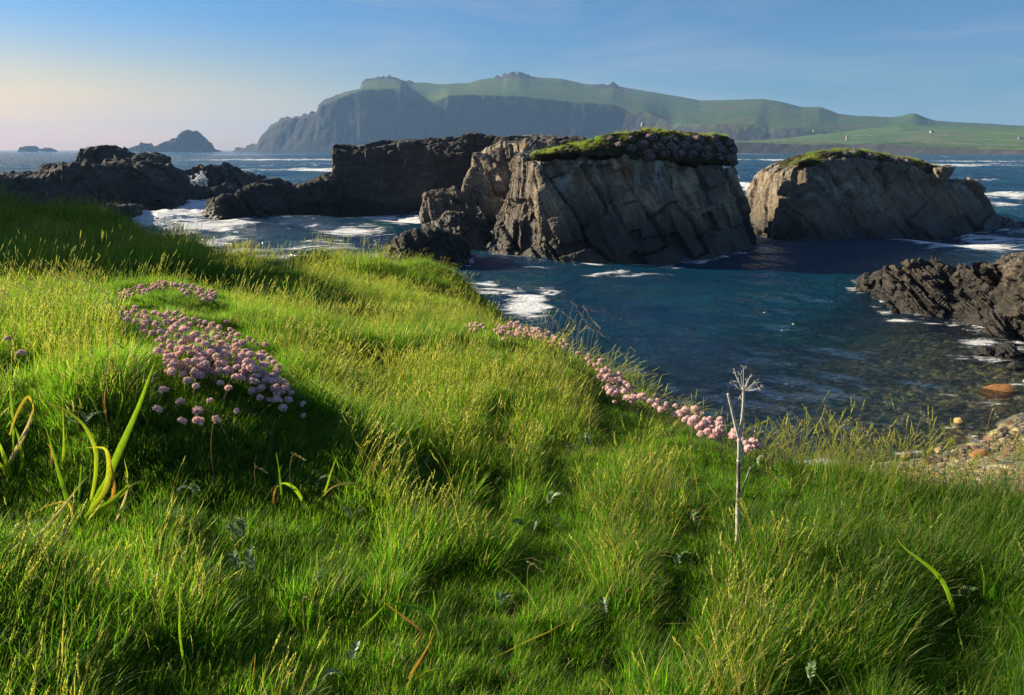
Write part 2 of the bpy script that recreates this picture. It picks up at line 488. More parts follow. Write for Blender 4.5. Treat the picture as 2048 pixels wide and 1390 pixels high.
# rounded stack on the right
R_c = [col(1514, 476, 1512, 432, 0.6, 3), col(1526, 481, 1531, 374, 2.6, 5), col(1560, 487, 1556, 344, 3.2, 6), col(1612, 490, 1604, 330, 3.2, 8), col(1672, 487, 1650, 322, 3.2, 8),
       col(1735, 483, 1700, 320, 3.2, 9), col(1800, 480, 1760, 326, 3.0, 9), col(1862, 477, 1830, 336, 3.0, 9), col(1905, 475, 1890, 352, 2.6, 8), col(1950, 473, 1930, 366, 2.2, 7),
       col(1985, 471, 1962, 380, 2.0, 6), col(2015, 469, 1992, 418, 1.2, 5), col(2046, 468, 2010, 432, 1.2, 5), col(2120, 466, 2080, 455, 1.0, 4)]
BK = [[at_y(u, v, 61.0 + dy) for (u, v, dy) in r] for r in (
    [(1868, 362, 0), (1868, 338, 0), (1868, 338, 2.5), (1868, 362, 2.5)],
    [(1884, 360, -.3), (1886, 333, -.3), (1886, 333, 2.2), (1884, 360, 2.2)],
    [(1898, 352, -.2), (1902, 330, -.2), (1902, 330, 1.9), (1898, 352, 1.9)],
    [(1913, 338, 0), (1914, 333, 0), (1914, 333, 1.2), (1913, 338, 1.2)])]
R_c = [[q + np.array([max(0, .45 - .03 * k), 0, 0]) for q in c] for k, c in enumerate(R_c)]
ROCKS['right'] = make_rock('sea_stack', [R_c, BK], 0.15, M_GREY, 'rounded grey sea stack with mossy green cap and a beak of rock', bed=(0.35, -0.85, 0.42),
    bed_t=0.5, bed_a=0.30, joint=(0.80, 0.1, 0.60), joint_t=2.2, cross_t=3.4, plate_a=0.30, fb_a=0.42, fb_l=3.0, crack=0.2, fine_a=0.12, cat='sea stack', seed=41)
# shore rocks on the right
ROCKS['out1'] = make_rock('shore_rock', [lerp_cols([(1728, 566), (1742, 549), (1775, 545), (1788, 537), (1816, 530), (1859, 527), (1871, 517), (1899, 528), (1939, 548), (1970, 576), (1990, 600)], [(1728, 570), (1745, 584), (1769, 608), (1831, 628), (1893, 632), (1990, 640)], 2.0, 1.6, 0.6)],
    0.062, M_SHORE, 'low jagged dark rock reaching left into the cove below the mossy stack', bed=(0.62, -0.25, 0.74), bed_t=0.22, bed_a=0.30, joint=(0.3, 0.9, 0.2), joint_t=0.8, cross_t=0.9,
    plate_a=0.30, fb_a=0.26, fb_l=1.1, crack=0.2, fine_a=0.12, cut=-0.25, seed=51, smooth_n=1)
ROCKS['out2'] = make_rock('shore_rock', [lerp_cols([(1896, 624), (1905, 604), (1918, 588), (1952, 570), (1986, 550), (2017, 546), (2032, 529), (2060, 520), (2120, 508), (2200, 500)], [(1894, 637), (1940, 652), (1986, 655), (2048, 690), (2220, 700)], 1.8, 2.4, 0.3)],
    0.062, M_SHORE, 'large jagged brown shore rock cut off by the right edge of the view', bed=(0.70, -0.15, 0.70), bed_t=0.26, bed_a=0.34, joint=(0.25, 0.9, 0.3), joint_t=0.9, cross_t=1.0,
    plate_a=0.34, fb_a=0.3, fb_l=1.2, crack=0.2, fine_a=0.12, cut=-0.25, seed=61, smooth_n=1)
ROCKS['out3'] = make_rock('shore_rock', [lerp_cols([(1938, 710), (1950, 702), (1972, 694), (1990, 687), (2002, 700)], [(1936, 714), (1960, 720), (2006, 716)], 0.5, 0.5, 0.2)],
    0.04, M_SHORE, 'small wedge of dark rock standing in the shallows off the beach', bed=(0.7, -0.15, 0.7), bed_t=0.2, bed_a=0.1, joint_t=0.5, cross_t=0.5, plate_a=0.08, fb_a=0.12, fb_l=0.6, crack=0.05, cut=-0.3, seed=71, fine_a=0.05)
ROCKS['out4'] = make_rock('shore_rock', [lerp_cols([(1986, 716), (2002, 696), (2022, 690), (2040, 700), (2060, 712), (2090, 716)], [(1982, 722), (2030, 726), (2095, 724)], 0.6, 0.7, 0.2)],
    0.045, M_SHORE, 'brown pointed rock at the edge of the beach beside the small dark wedge', bed=(0.7, -0.15, 0.7), bed_t=0.2, bed_a=0.12, joint_t=0.5, cross_t=0.5, plate_a=0.1, fb_a=0.15, fb_l=0.7, crack=0.05, cut=-0.3, seed=81, fine_a=0.06)
ROCKS['out5'] = make_rock('shore_rock', [lerp_cols([(1960, 664), (1985, 640), (2010, 632), (2048, 628), (2110, 620)], [(1958, 676), (2000, 688), (2110, 690)], 1.0, 1.5, 0.2)],
    0.05, M_SHORE, 'lower brown ledge leaning against the large jagged shore rock', bed=(0.6, -0.35, 0.7), bed_t=0.2, bed_a=0.2, joint_t=0.6, cross_t=0.7, plate_a=0.2, fb_a=0.25, fb_l=0.9, crack=0.08, cut=-0.3, seed=86, fine_a=0.08)
# dark reef on the left
def reef(key, tops, bases, lean, dep, label, seed, size=0.24, fb=0.5, **k):
    ROCKS[key] = make_rock('reef_rock', [lerp_cols(tops, bases, lean, dep)], size, M_DARK, label, bed=(0.25, -0.35, 0.9), bed_t=0.9, bed_a=0.45, joint=(0.9, -0.3, 0.2), joint_t=2.6, cross_t=2.4,
        plate_a=0.5, fb_a=fb * .7, fb_l=2.4, crack=0.3, seed=seed, fine_a=0.22, smooth_n=1, **k)
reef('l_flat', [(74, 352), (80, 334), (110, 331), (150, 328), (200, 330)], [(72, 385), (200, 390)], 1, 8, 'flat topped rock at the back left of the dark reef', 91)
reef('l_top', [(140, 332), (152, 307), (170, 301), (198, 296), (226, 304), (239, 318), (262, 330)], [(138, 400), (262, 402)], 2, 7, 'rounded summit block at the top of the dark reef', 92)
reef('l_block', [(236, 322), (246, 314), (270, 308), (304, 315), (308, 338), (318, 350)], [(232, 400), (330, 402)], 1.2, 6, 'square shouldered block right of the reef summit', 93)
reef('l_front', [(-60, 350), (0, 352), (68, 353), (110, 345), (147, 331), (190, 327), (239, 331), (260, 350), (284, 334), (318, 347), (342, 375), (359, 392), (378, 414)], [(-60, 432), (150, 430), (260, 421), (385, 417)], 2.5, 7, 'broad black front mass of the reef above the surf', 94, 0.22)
reef('l_low', [(130, 436), (150, 424), (180, 420), (212, 414), (253, 415), (270, 430), (280, 446)], [(130, 455), (230, 456), (284, 452)], 1.2, 3, 'low black ledge at the foot of the reef beside the surf', 95, 0.16, 0.35)
reef('l_mid', [(330, 352), (345, 345), (380, 337), (420, 327), (440, 336), (458, 347), (495, 354), (501, 375)], [(328, 390), (420, 385), (505, 378)], 1.5, 9, 'dark wedge shaped rock island beyond the surf gap', 96, 0.26)
reef('l_spray', [(362, 398), (378, 382), (393, 374), (427, 369), (450, 378), (468, 394)], [(360, 408), (470, 408)], 1.2, 4, 'low wet rock under the spray plume', 97, 0.18, 0.4)
reef('r_small', [(402, 438), (408, 420), (417, 411), (430, 404), (444, 399), (455, 408), (463, 420)], [(400, 446), (440, 450), (465, 447)], 1.0, 3, 'small black lump at the left end of the rock spur', 98, 0.13, 0.35)
reef('r_mid', [(452, 424), (461, 402), (475, 383), (495, 376), (513, 370), (547, 366), (560, 380), (568, 402)], [(452, 446), (520, 442), (575, 440)], 1.4, 5, 'rounded black rock in the middle of the spur', 99, 0.15, 0.4)
reef('r_big', [(562, 410), (575, 390), (595, 371), (620, 362), (649, 355), (672, 357)], [(560, 440), (620, 436), (674, 433)], 1.4, 6, 'black rock shoulder against the end of the long wall', 100, 0.16, 0.4)
reef('r_far', [(549, 385), (553, 374), (560, 368), (566, 376), (572, 386)], [(546, 400), (575, 400)], 0.8, 3, 'small pointed rock in the surf behind the spur', 101, 0.2, 0.3)
reef('r_gap', [(1490, 402), (1500, 391), (1515, 390), (1530, 400)], [(1488, 414), (1532, 414)], 0.8, 3, 'low dark rock awash in the gap between the two stacks', 102, 0.18, 0.25)
reef('s_tiny', [(296, 449), (302, 444), (315, 442), (330, 446)], [(294, 453), (332, 453)], 0.5, 1.5, 'small black boulder awash in the white surf', 103, 0.12, 0.2)

# ------------------------------------------------------------------ far land
def land_mat(name, fields):
    t = NT(name)
    p = t.pos()
    g = t.attr('grassy')
    n1 = t.noise(p, 0.006, 6, 0.6)
    n2 = t.noise(p, 0.03, 5, 0.65)
    green = t.ramp(n1, [(0.35, (0.060, 0.082, 0.024)), (0.5, (0.050, 0.092, 0.022)), (0.65, (0.085, 0.078, 0.034))])
    if fields:
        vor = t.n('ShaderNodeTexVoronoi', {'Vector': t.mapv(p, (0.009, 0.0045, 0.02), (0, 0, 0.25)), 'Scale': 1.0, 'Randomness': 0.85})
        fc = t.ramp(t.sep(vor.outputs['Color'])[0], [(0.0, (0.06, 0.115, 0.028)), (0.4, (0.085, 0.145, 0.036)), (0.7, (0.115, 0.135, 0.05)), (1.0, (0.05, 0.095, 0.028))])
        green = t.mix(0.8, green, fc)
    green = t.mix(1.0, green, t.ramp(n2, [(0.3, 0.62), (0.5, 1.0), (0.75, 1.3)]), 'MULTIPLY')
    rk = t.ramp(t.noise(t.mapv(p, (0.05, 0.05, 0.008)), 1.0, 7, 0.7), [(0.3, (0.026, 0.025, 0.025)), (0.55, (0.042, 0.040, 0.037)), (0.75, (0.075, 0.065, 0.055))])
    gm = t.rng(t.math('ADD', g, t.math('MULTIPLY', t.math('SUBTRACT', n2, 0.5), 0.7)), 0.4, 0.6)
    c = t.mix(gm, rk, green)
    b = t.n('ShaderNodeBsdfPrincipled', {'Base Color': c, 'Roughness': 0.95, 'Specular IOR Level': 0.1,
            'Normal': t.bump(t.noise(p, 0.05, 6, 0.7), 0.8, 6.0)})
    return t.done(b.outputs[0])

def loft(name, us, rows, mat, nseg, amp, seed, loc_grass, label=None):
    """rows: list of functions u -> (v or None, y, z or None); smooth land from sea foot to back"""
    P = np.stack([np.array([r(u) for u in us]) for r in rows])      # rows x nu x 3
    out, gr = [], []
    for a in range(len(rows) - 1):
        n = nseg[a]
        for k in range(n):
            s = k / n
            out.append(P[a] * (1 - s) + P[a + 1] * s)
            gr.append(np.full(len(us), loc_grass[a] * (1 - s) + loc_grass[a + 1] * s))
    out.append(P[-1]); gr.append(np.full(len(us), loc_grass[-1]))
    V = np.stack(out); G = np.stack(gr)
    return V, G

def finish_land(name, V, G, mat, amp_c, amp_g, seed, extra=None):
    sh = V.shape
    Q = V.reshape(-1, 3); g = G.ravel()
    cl = 1 - np.clip(g, 0, 1)
    gully = fbm(Q * np.array([1 / 70, 1 / 70, 1 / 260]), 6, seed, 0.6)
    gully2 = 1 - np.abs(fbm(Q * np.array([1 / 45, 1 / 45, 1 / 200]), 4, seed + 3)) * 2
    Q = Q.copy()
    foot = np.clip(Q[:, 2] / 25, 0, 1)
    Q[:, 1] += amp_c * cl * (gully + 0.35 * gully2) * foot
    Q[:, 2] += amp_g * fbm(Q / np.array([80, 120, 80]), 5, seed + 9, 0.6) * np.clip(Q[:, 2] / 40, 0, 1)
    Q[:, 2] += extra.ravel() * (np.abs(fbm(Q / np.array([30, 60, 30]), 4, seed + 19, 0.6)) * 26 - 4) if extra is not None else 0
    me = mesh_np(name, Q, grid_faces(sh[0], sh[1])[:, ::-1], True, {'grassy': g})
    return link(name, me, mat, kind='structure')

SKY = np.array([(470, 298), (487, 296), (505, 291), (515, 286), (524, 269), (540, 255), (552, 247), (566, 238), (600, 233), (622, 229), (632, 227), (637, 208), (650, 199), (668, 191), (690, 183), (714, 180), (722, 178), (723, 163), (740, 158), (756, 154), (789, 155),
    (812, 163), (830, 165), (849, 165), (881, 169), (937, 166), (960, 159), (985, 156), (1007, 152), (1013, 148), (1039, 146), (1058, 153), (1080, 155), (1122, 157), (1169, 168), (1201, 170), (1225, 168), (1248, 175), (1308, 185), (1360, 193), (1400, 201), (1457, 200), (1523, 198), (1556, 202),
    (1602, 214), (1639, 214), (1676, 227), (1713, 231), (1780, 235), (1805, 231), (1818, 228), (1829, 226), (1838, 229), (1846, 233), (1871, 241), (1925, 245), (2048, 251), (2350, 262)], float)
EDG = np.array([(470, 299), (487, 297), (523, 272), (566, 241), (632, 230), (638, 212), (714, 183), (723, 180), (770, 177), (802, 176), (815, 196), (853, 206), (875, 200), (895, 190), (960, 190), (1053, 194), (1122, 202), (1215, 209), (1248, 216), (1290, 223), (1320, 236), (1348, 250), (1357, 247),
    (1407, 251), (1448, 249), (1523, 249), (1530, 257), (1614, 257), (1640, 264), (1734, 270), (1800, 276), (2350, 276)], float)
_u = np.arange(440, 2400, 2.0); _e = np.interp(_u, EDG[:, 0], EDG[:, 1]); _k = np.hanning(23); _k /= _k.sum()
_s = np.convolve(np.pad(_e, 11, mode='edge'), _k, 'valid')
_w = sstep(1180, 1260, _u)
EDG = np.stack([_u, _e * (1 - _w) + _s * _w], -1)
us = np.concatenate([np.arange(470, 1760, 2.5), np.arange(1760, 2350, 6)])
def yb_f(u): return np.interp(u, [470, 640, 1270, 1400, 1600, 1800, 2350], [2650, 2500, 2330, 2130, 2000, 1900, 1800])
def foot(u): 
    p = at_y(u, 400, yb_f(u)); p[2] = -3; return p
def edge(u):
    v = np.interp(u, EDG[:, 0], EDG[:, 1]); s = np.interp(u, SKY[:, 0], SKY[:, 1]); return at_y(u, max(v, s + 1.5), yb_f(u) + 70)
def mid(u):
    v = np.interp(u, EDG[:, 0], EDG[:, 1]); s = np.interp(u, SKY[:, 0], SKY[:, 1]); v = max(v, s + 1.5)
    return at_y(u, v * 0.5 + s * 0.5, yb_f(u) + 70 + np.interp(v - s, [1, 20], [30, 330]))
def sky(u):
    v = np.interp(u, EDG[:, 0], EDG[:, 1]); s = np.interp(u, SKY[:, 0], SKY[:, 1]); v = max(v, s + 1.5)
    return at_y(u, s, yb_f(u) + 70 + np.interp(v - s, [1, 20], [60, 700]))
def back(u):
    p = sky(u); p = p + np.array([0, 700, 0]); p[2] = -5; return p
V_, G_ = loft('headland', us, [foot, edge, mid, sky, back], None, [26, 16, 14, 6], 1, 1, [0, 0.55, 1, 0.75, 0.8])
def blur_y(V, w):
    k = np.hanning(2 * w + 3)[1:-1]; k /= k.sum()
    for r_ in range(V.shape[0]):
        yy = np.pad(V[r_, :, 1], w, mode='edge')
        y2 = np.convolve(yy, k, 'valid')
        s = y2 / V[r_, :, 1]
        V[r_] = np.stack([V[r_, :, 0] * s, y2, (V[r_, :, 2] - EYE) * s + EYE], -1)
    return V
foot_z = V_[0, :, 2].copy()
V_ = blur_y(V_, 34); V_[0, :, 2] = foot_z
# crags on the skyline stay bare
cr = np.zeros(len(us))
for a, b in ((470, 735), (735, 825), (995, 1065), (1195, 1235)):
    cr = np.maximum(cr, sstep(a - 8, a, us) * (1 - sstep(b, b + 10, us)))
rowi = np.arange(V_.shape[0])
top_w = np.exp(-((rowi - 56) / 7.0) ** 2)
G_ = G_ - 0.75 * cr[None, :] * top_w[:, None]
left = 1 - sstep(640, 730, us)
G_ = G_ * (1 - 0.75 * left[None, :])
HEAD = finish_land('headland', V_, G_, land_mat('headland_cover', False), 18, 3.0, 5, (cr * np.where((us > 640) & (us < 720), .3, 1))[None, :] * np.exp(-((rowi - 56) / 3.0) ** 2)[:, None])

# low green coast in front of the hills, right
us2 = np.concatenate([np.arange(1395, 2050, 2.5), np.arange(2050, 2420, 6)])
TE = np.array([(1395, 289), (1465, 284), (1531, 286), (1600, 289), (1697, 289), (1760, 287), (1821, 292), (1930, 297), (2048, 300), (2420, 305)], float)
def yc(u): return np.interp(u, [1395, 1700, 2048, 2420], [1560, 1420, 1150, 950])
def c_foot(u):
    p = at_y(u, 400, yc(u)); p[2] = -3; return p
def c_edge(u): return at_y(u, np.interp(u, TE[:, 0], TE[:, 1]), yc(u) + 22)
def c_mid(u): return at_y(u, np.interp(u, [1395, 1700, 2420], [283, 281, 284]), yc(u) + 220)
def c_back(u): return at_y(u, np.interp(u, [1395, 1500, 1700, 1800, 2420], [283, 281, 266, 258, 262]), yc(u) + 520)
def c_back2(u): return at_y(u, np.interp(u, [1395, 1500, 1700, 1800, 2420], [288, 284, 262, 250, 262]), 1990)
V_, G_ = loft('coast', us2, [c_foot, c_edge, c_mid, c_back, c_back2], None, [8, 10, 12, 8], 1, 1, [0, 0.9, 1.2, 1.2, 1.2])
G_[:9] *= 0.45
COAST = finish_land('coast', V_, G_, land_mat('coast_fields', True), 26, 1.2, 15)

# stacks on the horizon
def far_stack(tops, y, dep, label, seed, cat='island'):
    cols = []
    for u, v in tops:
        pt = at_y(u, v, y); 
        lo = pt.copy(); lo[2] = -6; lo[1] -= 20
        bt = pt + np.array([0, dep, -pt[2] * 0.08]); bl = bt.copy(); bl[2] = -6; bl[1] += 20
        cols.append([lo, pt, bt, bl])
    return make_rock('islet', [cols], dep / 30, M_DARK, label, bed=(0.3, -0.3, 0.9), bed_t=5, bed_a=2.0, joint_t=11, cross_t=11, plate_a=3.2, fb_a=2.5, fb_l=14, crack=0, fine_a=2.5, cut=-3, smooth_n=1, cat=cat, seed=seed)
far_stack([(239, 301), (258, 297), (273, 291), (279, 290), (281, 285), (284, 290), (297, 294), (312, 293), (321, 287), (342, 278), (354, 276), (357, 267), (365, 263), (372, 258), (378, 262), (390, 270), (400, 280), (407, 286), (411, 296), (425, 301)], 2300, 70,
    'jagged pyramid island on the horizon between the reef and the headland', 111)
far_stack([(35, 301), (39, 295), (48, 293), (60, 294), (65, 301)], 2600, 40, 'larger of two tiny stacks on the far left horizon', 112)
far_stack([(73, 301), (80, 298), (87, 296), (95, 298), (102, 301)], 2600, 34, 'smaller of two tiny stacks on the far left horizon', 113)
# flat islet peeping over the wall
cols = []
for u, v in [(1026, 283), (1030, 273), (1060, 270), (1088, 271), (1110, 273), (1150, 278), (1185, 283)]:
    pt = at_y(u, v, 420); lo = pt.copy(); lo[2] = -3; bt = pt + np.array([0, 40, -1]); bl = bt.copy(); bl[2] = -3
    cols.append([lo, pt, bt, bl])
make_rock('islet', [cols], 1.3, M_GREY, 'flat topped islet peeping over the long dark wall', bed_t=3, bed_a=0.6, joint_t=9, cross_t=9, plate_a=0.8, fb_a=0.8, fb_l=8, crack=0, cut=-1, cat='island', seed=121)
# ------------------------------------------------------------------ grassy cliff top
CTRL = [(0,1390,1.0),(1024,1390,1.1),(2048,1390,1.15),(0,1150,1.35),(500,1150,1.45),(1024,1150,1.5),(1470,1115,1.62),(2048,1150,1.55),
 (0,980,1.7),(300,960,1.75),(500,1000,1.8),(800,960,2.05),(1100,960,2.1),(1400,950,2.1),(1750,970,2.1),(2048,985,2.1),
 (100,800,2.0),(250,790,2.1),(480,870,1.95),(700,830,2.6),(1000,820,2.7),(1250,850,2.75),
 (1,790,2.25),(120,785,2.35),(220,745,2.45),(330,700,2.6),(450,730,2.45),(540,800,2.2),(620,820,2.5),
 (700,740,3.4),(900,720,3.6),(1080,685,4.3),(1150,710,4.0),(1020,695,4.1),(980,670,4.6),(1300,812,3.0),(1420,858,2.7),(1510,903,2.5),(1620,932,2.35),
 (330,592,4.3),(250,602,4.1),(430,607,4.3),(560,665,4.6),
 (600,620,6.0),(800,640,5.7),(950,635,6.6),(850,590,8),(700,562,9.5),(760,548,10.8),(900,565,9.6),(985,622,7.8),(550,545,10),(420,527,11),(330,502,11),(250,470,11),(130,445,10.5),(0,420,10),(100,485,8),(300,535,8),(0,525,6.5),(200,565,5.5),(450,565,7.5),
 (-300,400,10),(-300,600,4),(-300,1000,1.5),(2400,990,2.1),(2400,1390,1.1)]
cp = np.array([at_y(u, v, y) for u, v, y in CTRL])
cp = np.concatenate([cp, [[0, -2, 6.1], [4, -2, 6.0], [-4, -2, 6.3], [4.5, 1, 5.95], [-6, 2, 6.6], [-9.0, 8.2, 7.5], [-9.6, 11.5, 7.6], [-12, 8, 7.9], [-12, 14, 7.4], [-8, 5.5, 6.9]]])  # far left points lift unseen ground, added to shade the hillock

def tps_fit(X, z, lam=0.02):
    n = len(X)
    r2 = ((X[:, None] - X[None]) ** 2).sum(-1)
    K = 0.5 * r2 * np.log(r2 + 1e-9) + lam * np.eye(n)
    Pm = np.c_[np.ones(n), X]
    A = np.block([[K, Pm], [Pm.T, np.zeros((3, 3))]])
    s = np.linalg.solve(A, np.r_[z, 0, 0, 0])
    return X, s
def tps(fit, Q):
    X, s = fit
    out = np.empty(len(Q))
    for a in range(0, len(Q), 20000):
        q = Q[a:a + 20000]
        r2 = ((q[:, None] - X[None]) ** 2).sum(-1)
        out[a:a + 20000] = (0.5 * r2 * np.log(r2 + 1e-9)) @ s[:-3] + s[-3] + q @ s[-2:]
    return out
LAND = tps_fit(cp[:, :2], cp[:, 2])
BED_C = [(2048, 830, 0.0), (1960, 893, 0.02), (1800, 925, 0.0), (2048, 890, 0.55), (2048, 975, 1.6), (1900, 960, 1.0), (1700, 800, -.8), (1850, 790, -.55), (1930, 745, -.3), (2030, 735, -.05), (1550, 880, -.9),
         (1300, 800, -2.2), (1500, 700, -2.4), (1700, 670, -1.7), (1880, 660, -.9), (1960, 690, -.35), (1400, 600, -3.2), (1000, 560, -3.2), (1750, 550, -2.5), (2300, 800, .8), (2300, 650, .3), (700, 480, -3), (1150, 700, -2.6), (1700, 1000, 1.2), (1500, 1000, -.2), (2400, 930, 2.0)]
bc = np.array([at_z(u, v, z) for u, v, z in BED_C])
BED = tps_fit(bc[:, :2], bc[:, 2], 3.0)
def bed_z(x, y):
    z = np.maximum(np.minimum(tps(BED, np.stack([x, y], -1)), 3.0), -3.6)
    far = sstep(45, 60, y) + sstep(-16, -24, x)
    return np.where(far > 0, np.minimum(z, z * (1 - np.clip(far, 0, 1)) - 3.4 * np.clip(far, 0, 1)), z)

EDGE = [(-900, 390, 15.0), (-320, 392, 13.5), (0, 404, 10.6), (130, 432, 11.0), (250, 458, 11.4), (330, 492, 11.4), (420, 517, 11.4), (520, 514, 11.2), (620, 531, 11.2), (760, 543, 11.2), (880, 551, 10.6), (945, 583, 9.4), (988, 618, 8.0), (1008, 648, 6.2),
        (1025, 664, 4.9), (1085, 662, 4.55), (1160, 702, 4.0), (1210, 752, 3.45), (1300, 806, 3.0), (1410, 852, 2.72), (1510, 900, 2.5), (1620, 930, 2.36), (1750, 948, 2.26), (1900, 962, 2.18), (2048, 985, 2.08), (2500, 1010, 2.0), (3600, 1040, 1.9)]
eg = np.array([at_y(u, v, y) for u, v, y in EDGE])[:, :2]
POLY = np.concatenate([eg, [[12, 1.0], [12, -8], [-22, -8], [-22, 11]]])
def inside(x, y):
    r = np.zeros(x.shape, bool)
    n = len(POLY)
    for i in range(n):
        (x1, y1), (x2, y2) = POLY[i], POLY[(i + 1) % n]
        c = ((y1 > y) != (y2 > y))
        with np.errstate(all='ignore'): xi = (x2 - x1) * (y - y1) / (y2 - y1 + 1e-12) + x1
        r ^= c & (x < xi)
    return r
def edge_near(x, y):
    best = np.full(x.shape, 1e9); bx = np.zeros(x.shape); by = np.zeros(x.shape)
    for (x1, y1), (x2, y2) in zip(eg[:-1], eg[1:]):
        dx, dy = x2 - x1, y2 - y1
        t = np.clip(((x - x1) * dx + (y - y1) * dy) / (dx * dx + dy * dy + 1e-12), 0, 1)
        px, py = x1 + t * dx, y1 + t * dy
        d = np.hypot(x - px, y - py)
        m = d < best
        best = np.where(m, d, best); bx = np.where(m, px, bx); by = np.where(m, py, by)
    return best, bx, by

GX0, GX1, GY0, GY1, GS = -13.0, 9.0, -1.5, 17.0, 0.06
gx = np.arange(GX0, GX1 + GS, GS); gy = np.arange(GY0, GY1 + GS, GS)
XX, YY = np.meshgrid(gx, gy, indexing='ij')
fx, fy = XX.ravel(), YY.ravel()
IN = inside(fx, fy)
DE, ex, ey = edge_near(fx, fy)
# a wavering rim
DS = np.where(IN, -DE, DE) + 0.10 * fbm(np.stack([fx * 1.3, fy * 1.3, fx * 0], -1), 3, 77)
qx = np.where(IN, fx, ex); qy = np.where(IN, fy, ey)
Z0 = tps(LAND, np.stack([qx, qy], -1))
# unseen bank added just left of the view to throw shade on the hillock
Z0 = Z0 + 1.5 * sstep(0.15, 1.5, -qx - (.72 * qy + .25)) * sstep(5.6, 7.4, qy)
rr = np.hypot(fx, fy)
hum = 0.088 * fbm(np.stack([fx / 0.55, fy / 0.55, fx * 0], -1), 3, 31) * np.clip(rr / 3, 0.5, 1.0) + 0.27 * fbm(np.stack([fx / 1.5, fy / 1.5, fx * 0], -1), 2, 32) * sstep(3.5, 7.5, rr)
fall = 0.10 * np.clip(DS + 0.25, 0, 0.25) / 0.25 + 0.9 * np.clip(DS, 0, 0.3) + 2.6 * np.clip(DS - 0.3, 0, 99) 
fall = fall + np.where(DS > 0.2, 0.25 * fbm(np.stack([fx / .5, fy / .5, Z0], -1), 4, 35) * np.clip(DS, 0, 1), 0)
Zg = Z0 + hum - fall
BZ = bed_z(fx, fy)
Zland = np.maximum(Zg, BZ - 0.35)
GZ = Zland.reshape(XX.shape)
DSG = DS.reshape(XX.shape)
def samp(A, x, y):
    i = np.clip((np.asarray(x) - GX0) / GS, 0, A.shape[0] - 1.001); j = np.clip((np.asarray(y) - GY0) / GS, 0, A.shape[1] - 1.001)
    a, b = i.astype(int), j.astype(int); s, t = i - a, j - b
    return (A[a, b] * (1 - s) * (1 - t) + A[a + 1, b] * s * (1 - t) + A[a, b + 1] * (1 - s) * t + A[a + 1, b + 1] * s * t)
def gz(x, y): return samp(GZ, x, y)
def hit(u, v, h=0.0):
    """where the sight line of a pixel first meets the ground raised by h"""
    u = np.atleast_1d(np.asarray(u, float)); v = np.atleast_1d(np.asarray(v, float))
    d = ray(u, v); d = d / d[:, 1:2]
    ys = np.exp(np.linspace(math.log(0.7), math.log(16), 900))
    P = np.array([0, 0, EYE]) + d[:, None, :] * ys[None, :, None]
    below = P[..., 2] < gz(P[..., 0], P[..., 1]) + h
    k = np.argmax(below, 1); ok = below.any(1)
    return P[np.arange(len(u)), k], ok

t = NT('soil')
p = t.pos()
c = t.ramp(t.noise(p, 3, 6, 0.65), [(0.3, (0.022, 0.024, 0.010)), (0.55, (0.045, 0.050, 0.018)), (0.75, (0.085, 0.070, 0.035))])
M_SOIL = t.done(t.n('ShaderNodeBsdfPrincipled', {'Base Color': c, 'Roughness': 1.0, 'Specular IOR Level': 0.1, 'Normal': t.bump(t.noise(p, 14, 6, .7), .8, .03)}).outputs[0])
Fg = grid_faces(*XX.shape)
Fg = Fg[Zg[Fg].max(1) > (BZ[Fg].max(1) - 0.3)]
link('ground', mesh_np('ground', np.stack([fx, fy, Zland], -1), Fg, True), M_SOIL, kind='structure')

# ------------------------------------------------------------------ sea bed and pebble beach
bx = np.arange(-20, 34, 0.3); by = np.arange(3, 62, 0.3)
BX, BY = np.meshgrid(bx, by, indexing='ij')
bzv = bed_z(BX.ravel(), BY.ravel())
bzv = bzv + 0.10 * fbm(np.stack([BX.ravel() / 1.2, BY.ravel() / 1.2, BX.ravel() * 0], -1), 4, 41)
t = NT('sea_bed')
p = t.pos()
vo = t.n('ShaderNodeTexVoronoi', {'Vector': t.mapv(p, (3.2, 3.2, 3.2)), 'Scale': 1.0})
c = t.ramp(t.sep(vo.outputs['Color'])[0], [(0, (0.12, 0.105, 0.06)), (0.35, (0.24, 0.21, 0.095)), (0.7, (0.36, 0.30, 0.13)), (1, (0.22, 0.22, 0.16))])
c = t.mix(t.rng(t.noise(p, 0.5, 4, .6), .42, .6), c, (0.075, 0.08, 0.048))
M_BED = t.done(t.n('ShaderNodeBsdfPrincipled', {'Base Color': c, 'Roughness': 0.8, 'Normal': t.bump(vo.outputs['Distance'], 1.0, -.15)}).outputs[0])
link('sea_bed', mesh_np('sea_bed', np.stack([BX.ravel(), BY.ravel(), bzv], -1), grid_faces(*BX.shape), True), M_BED, kind='structure')

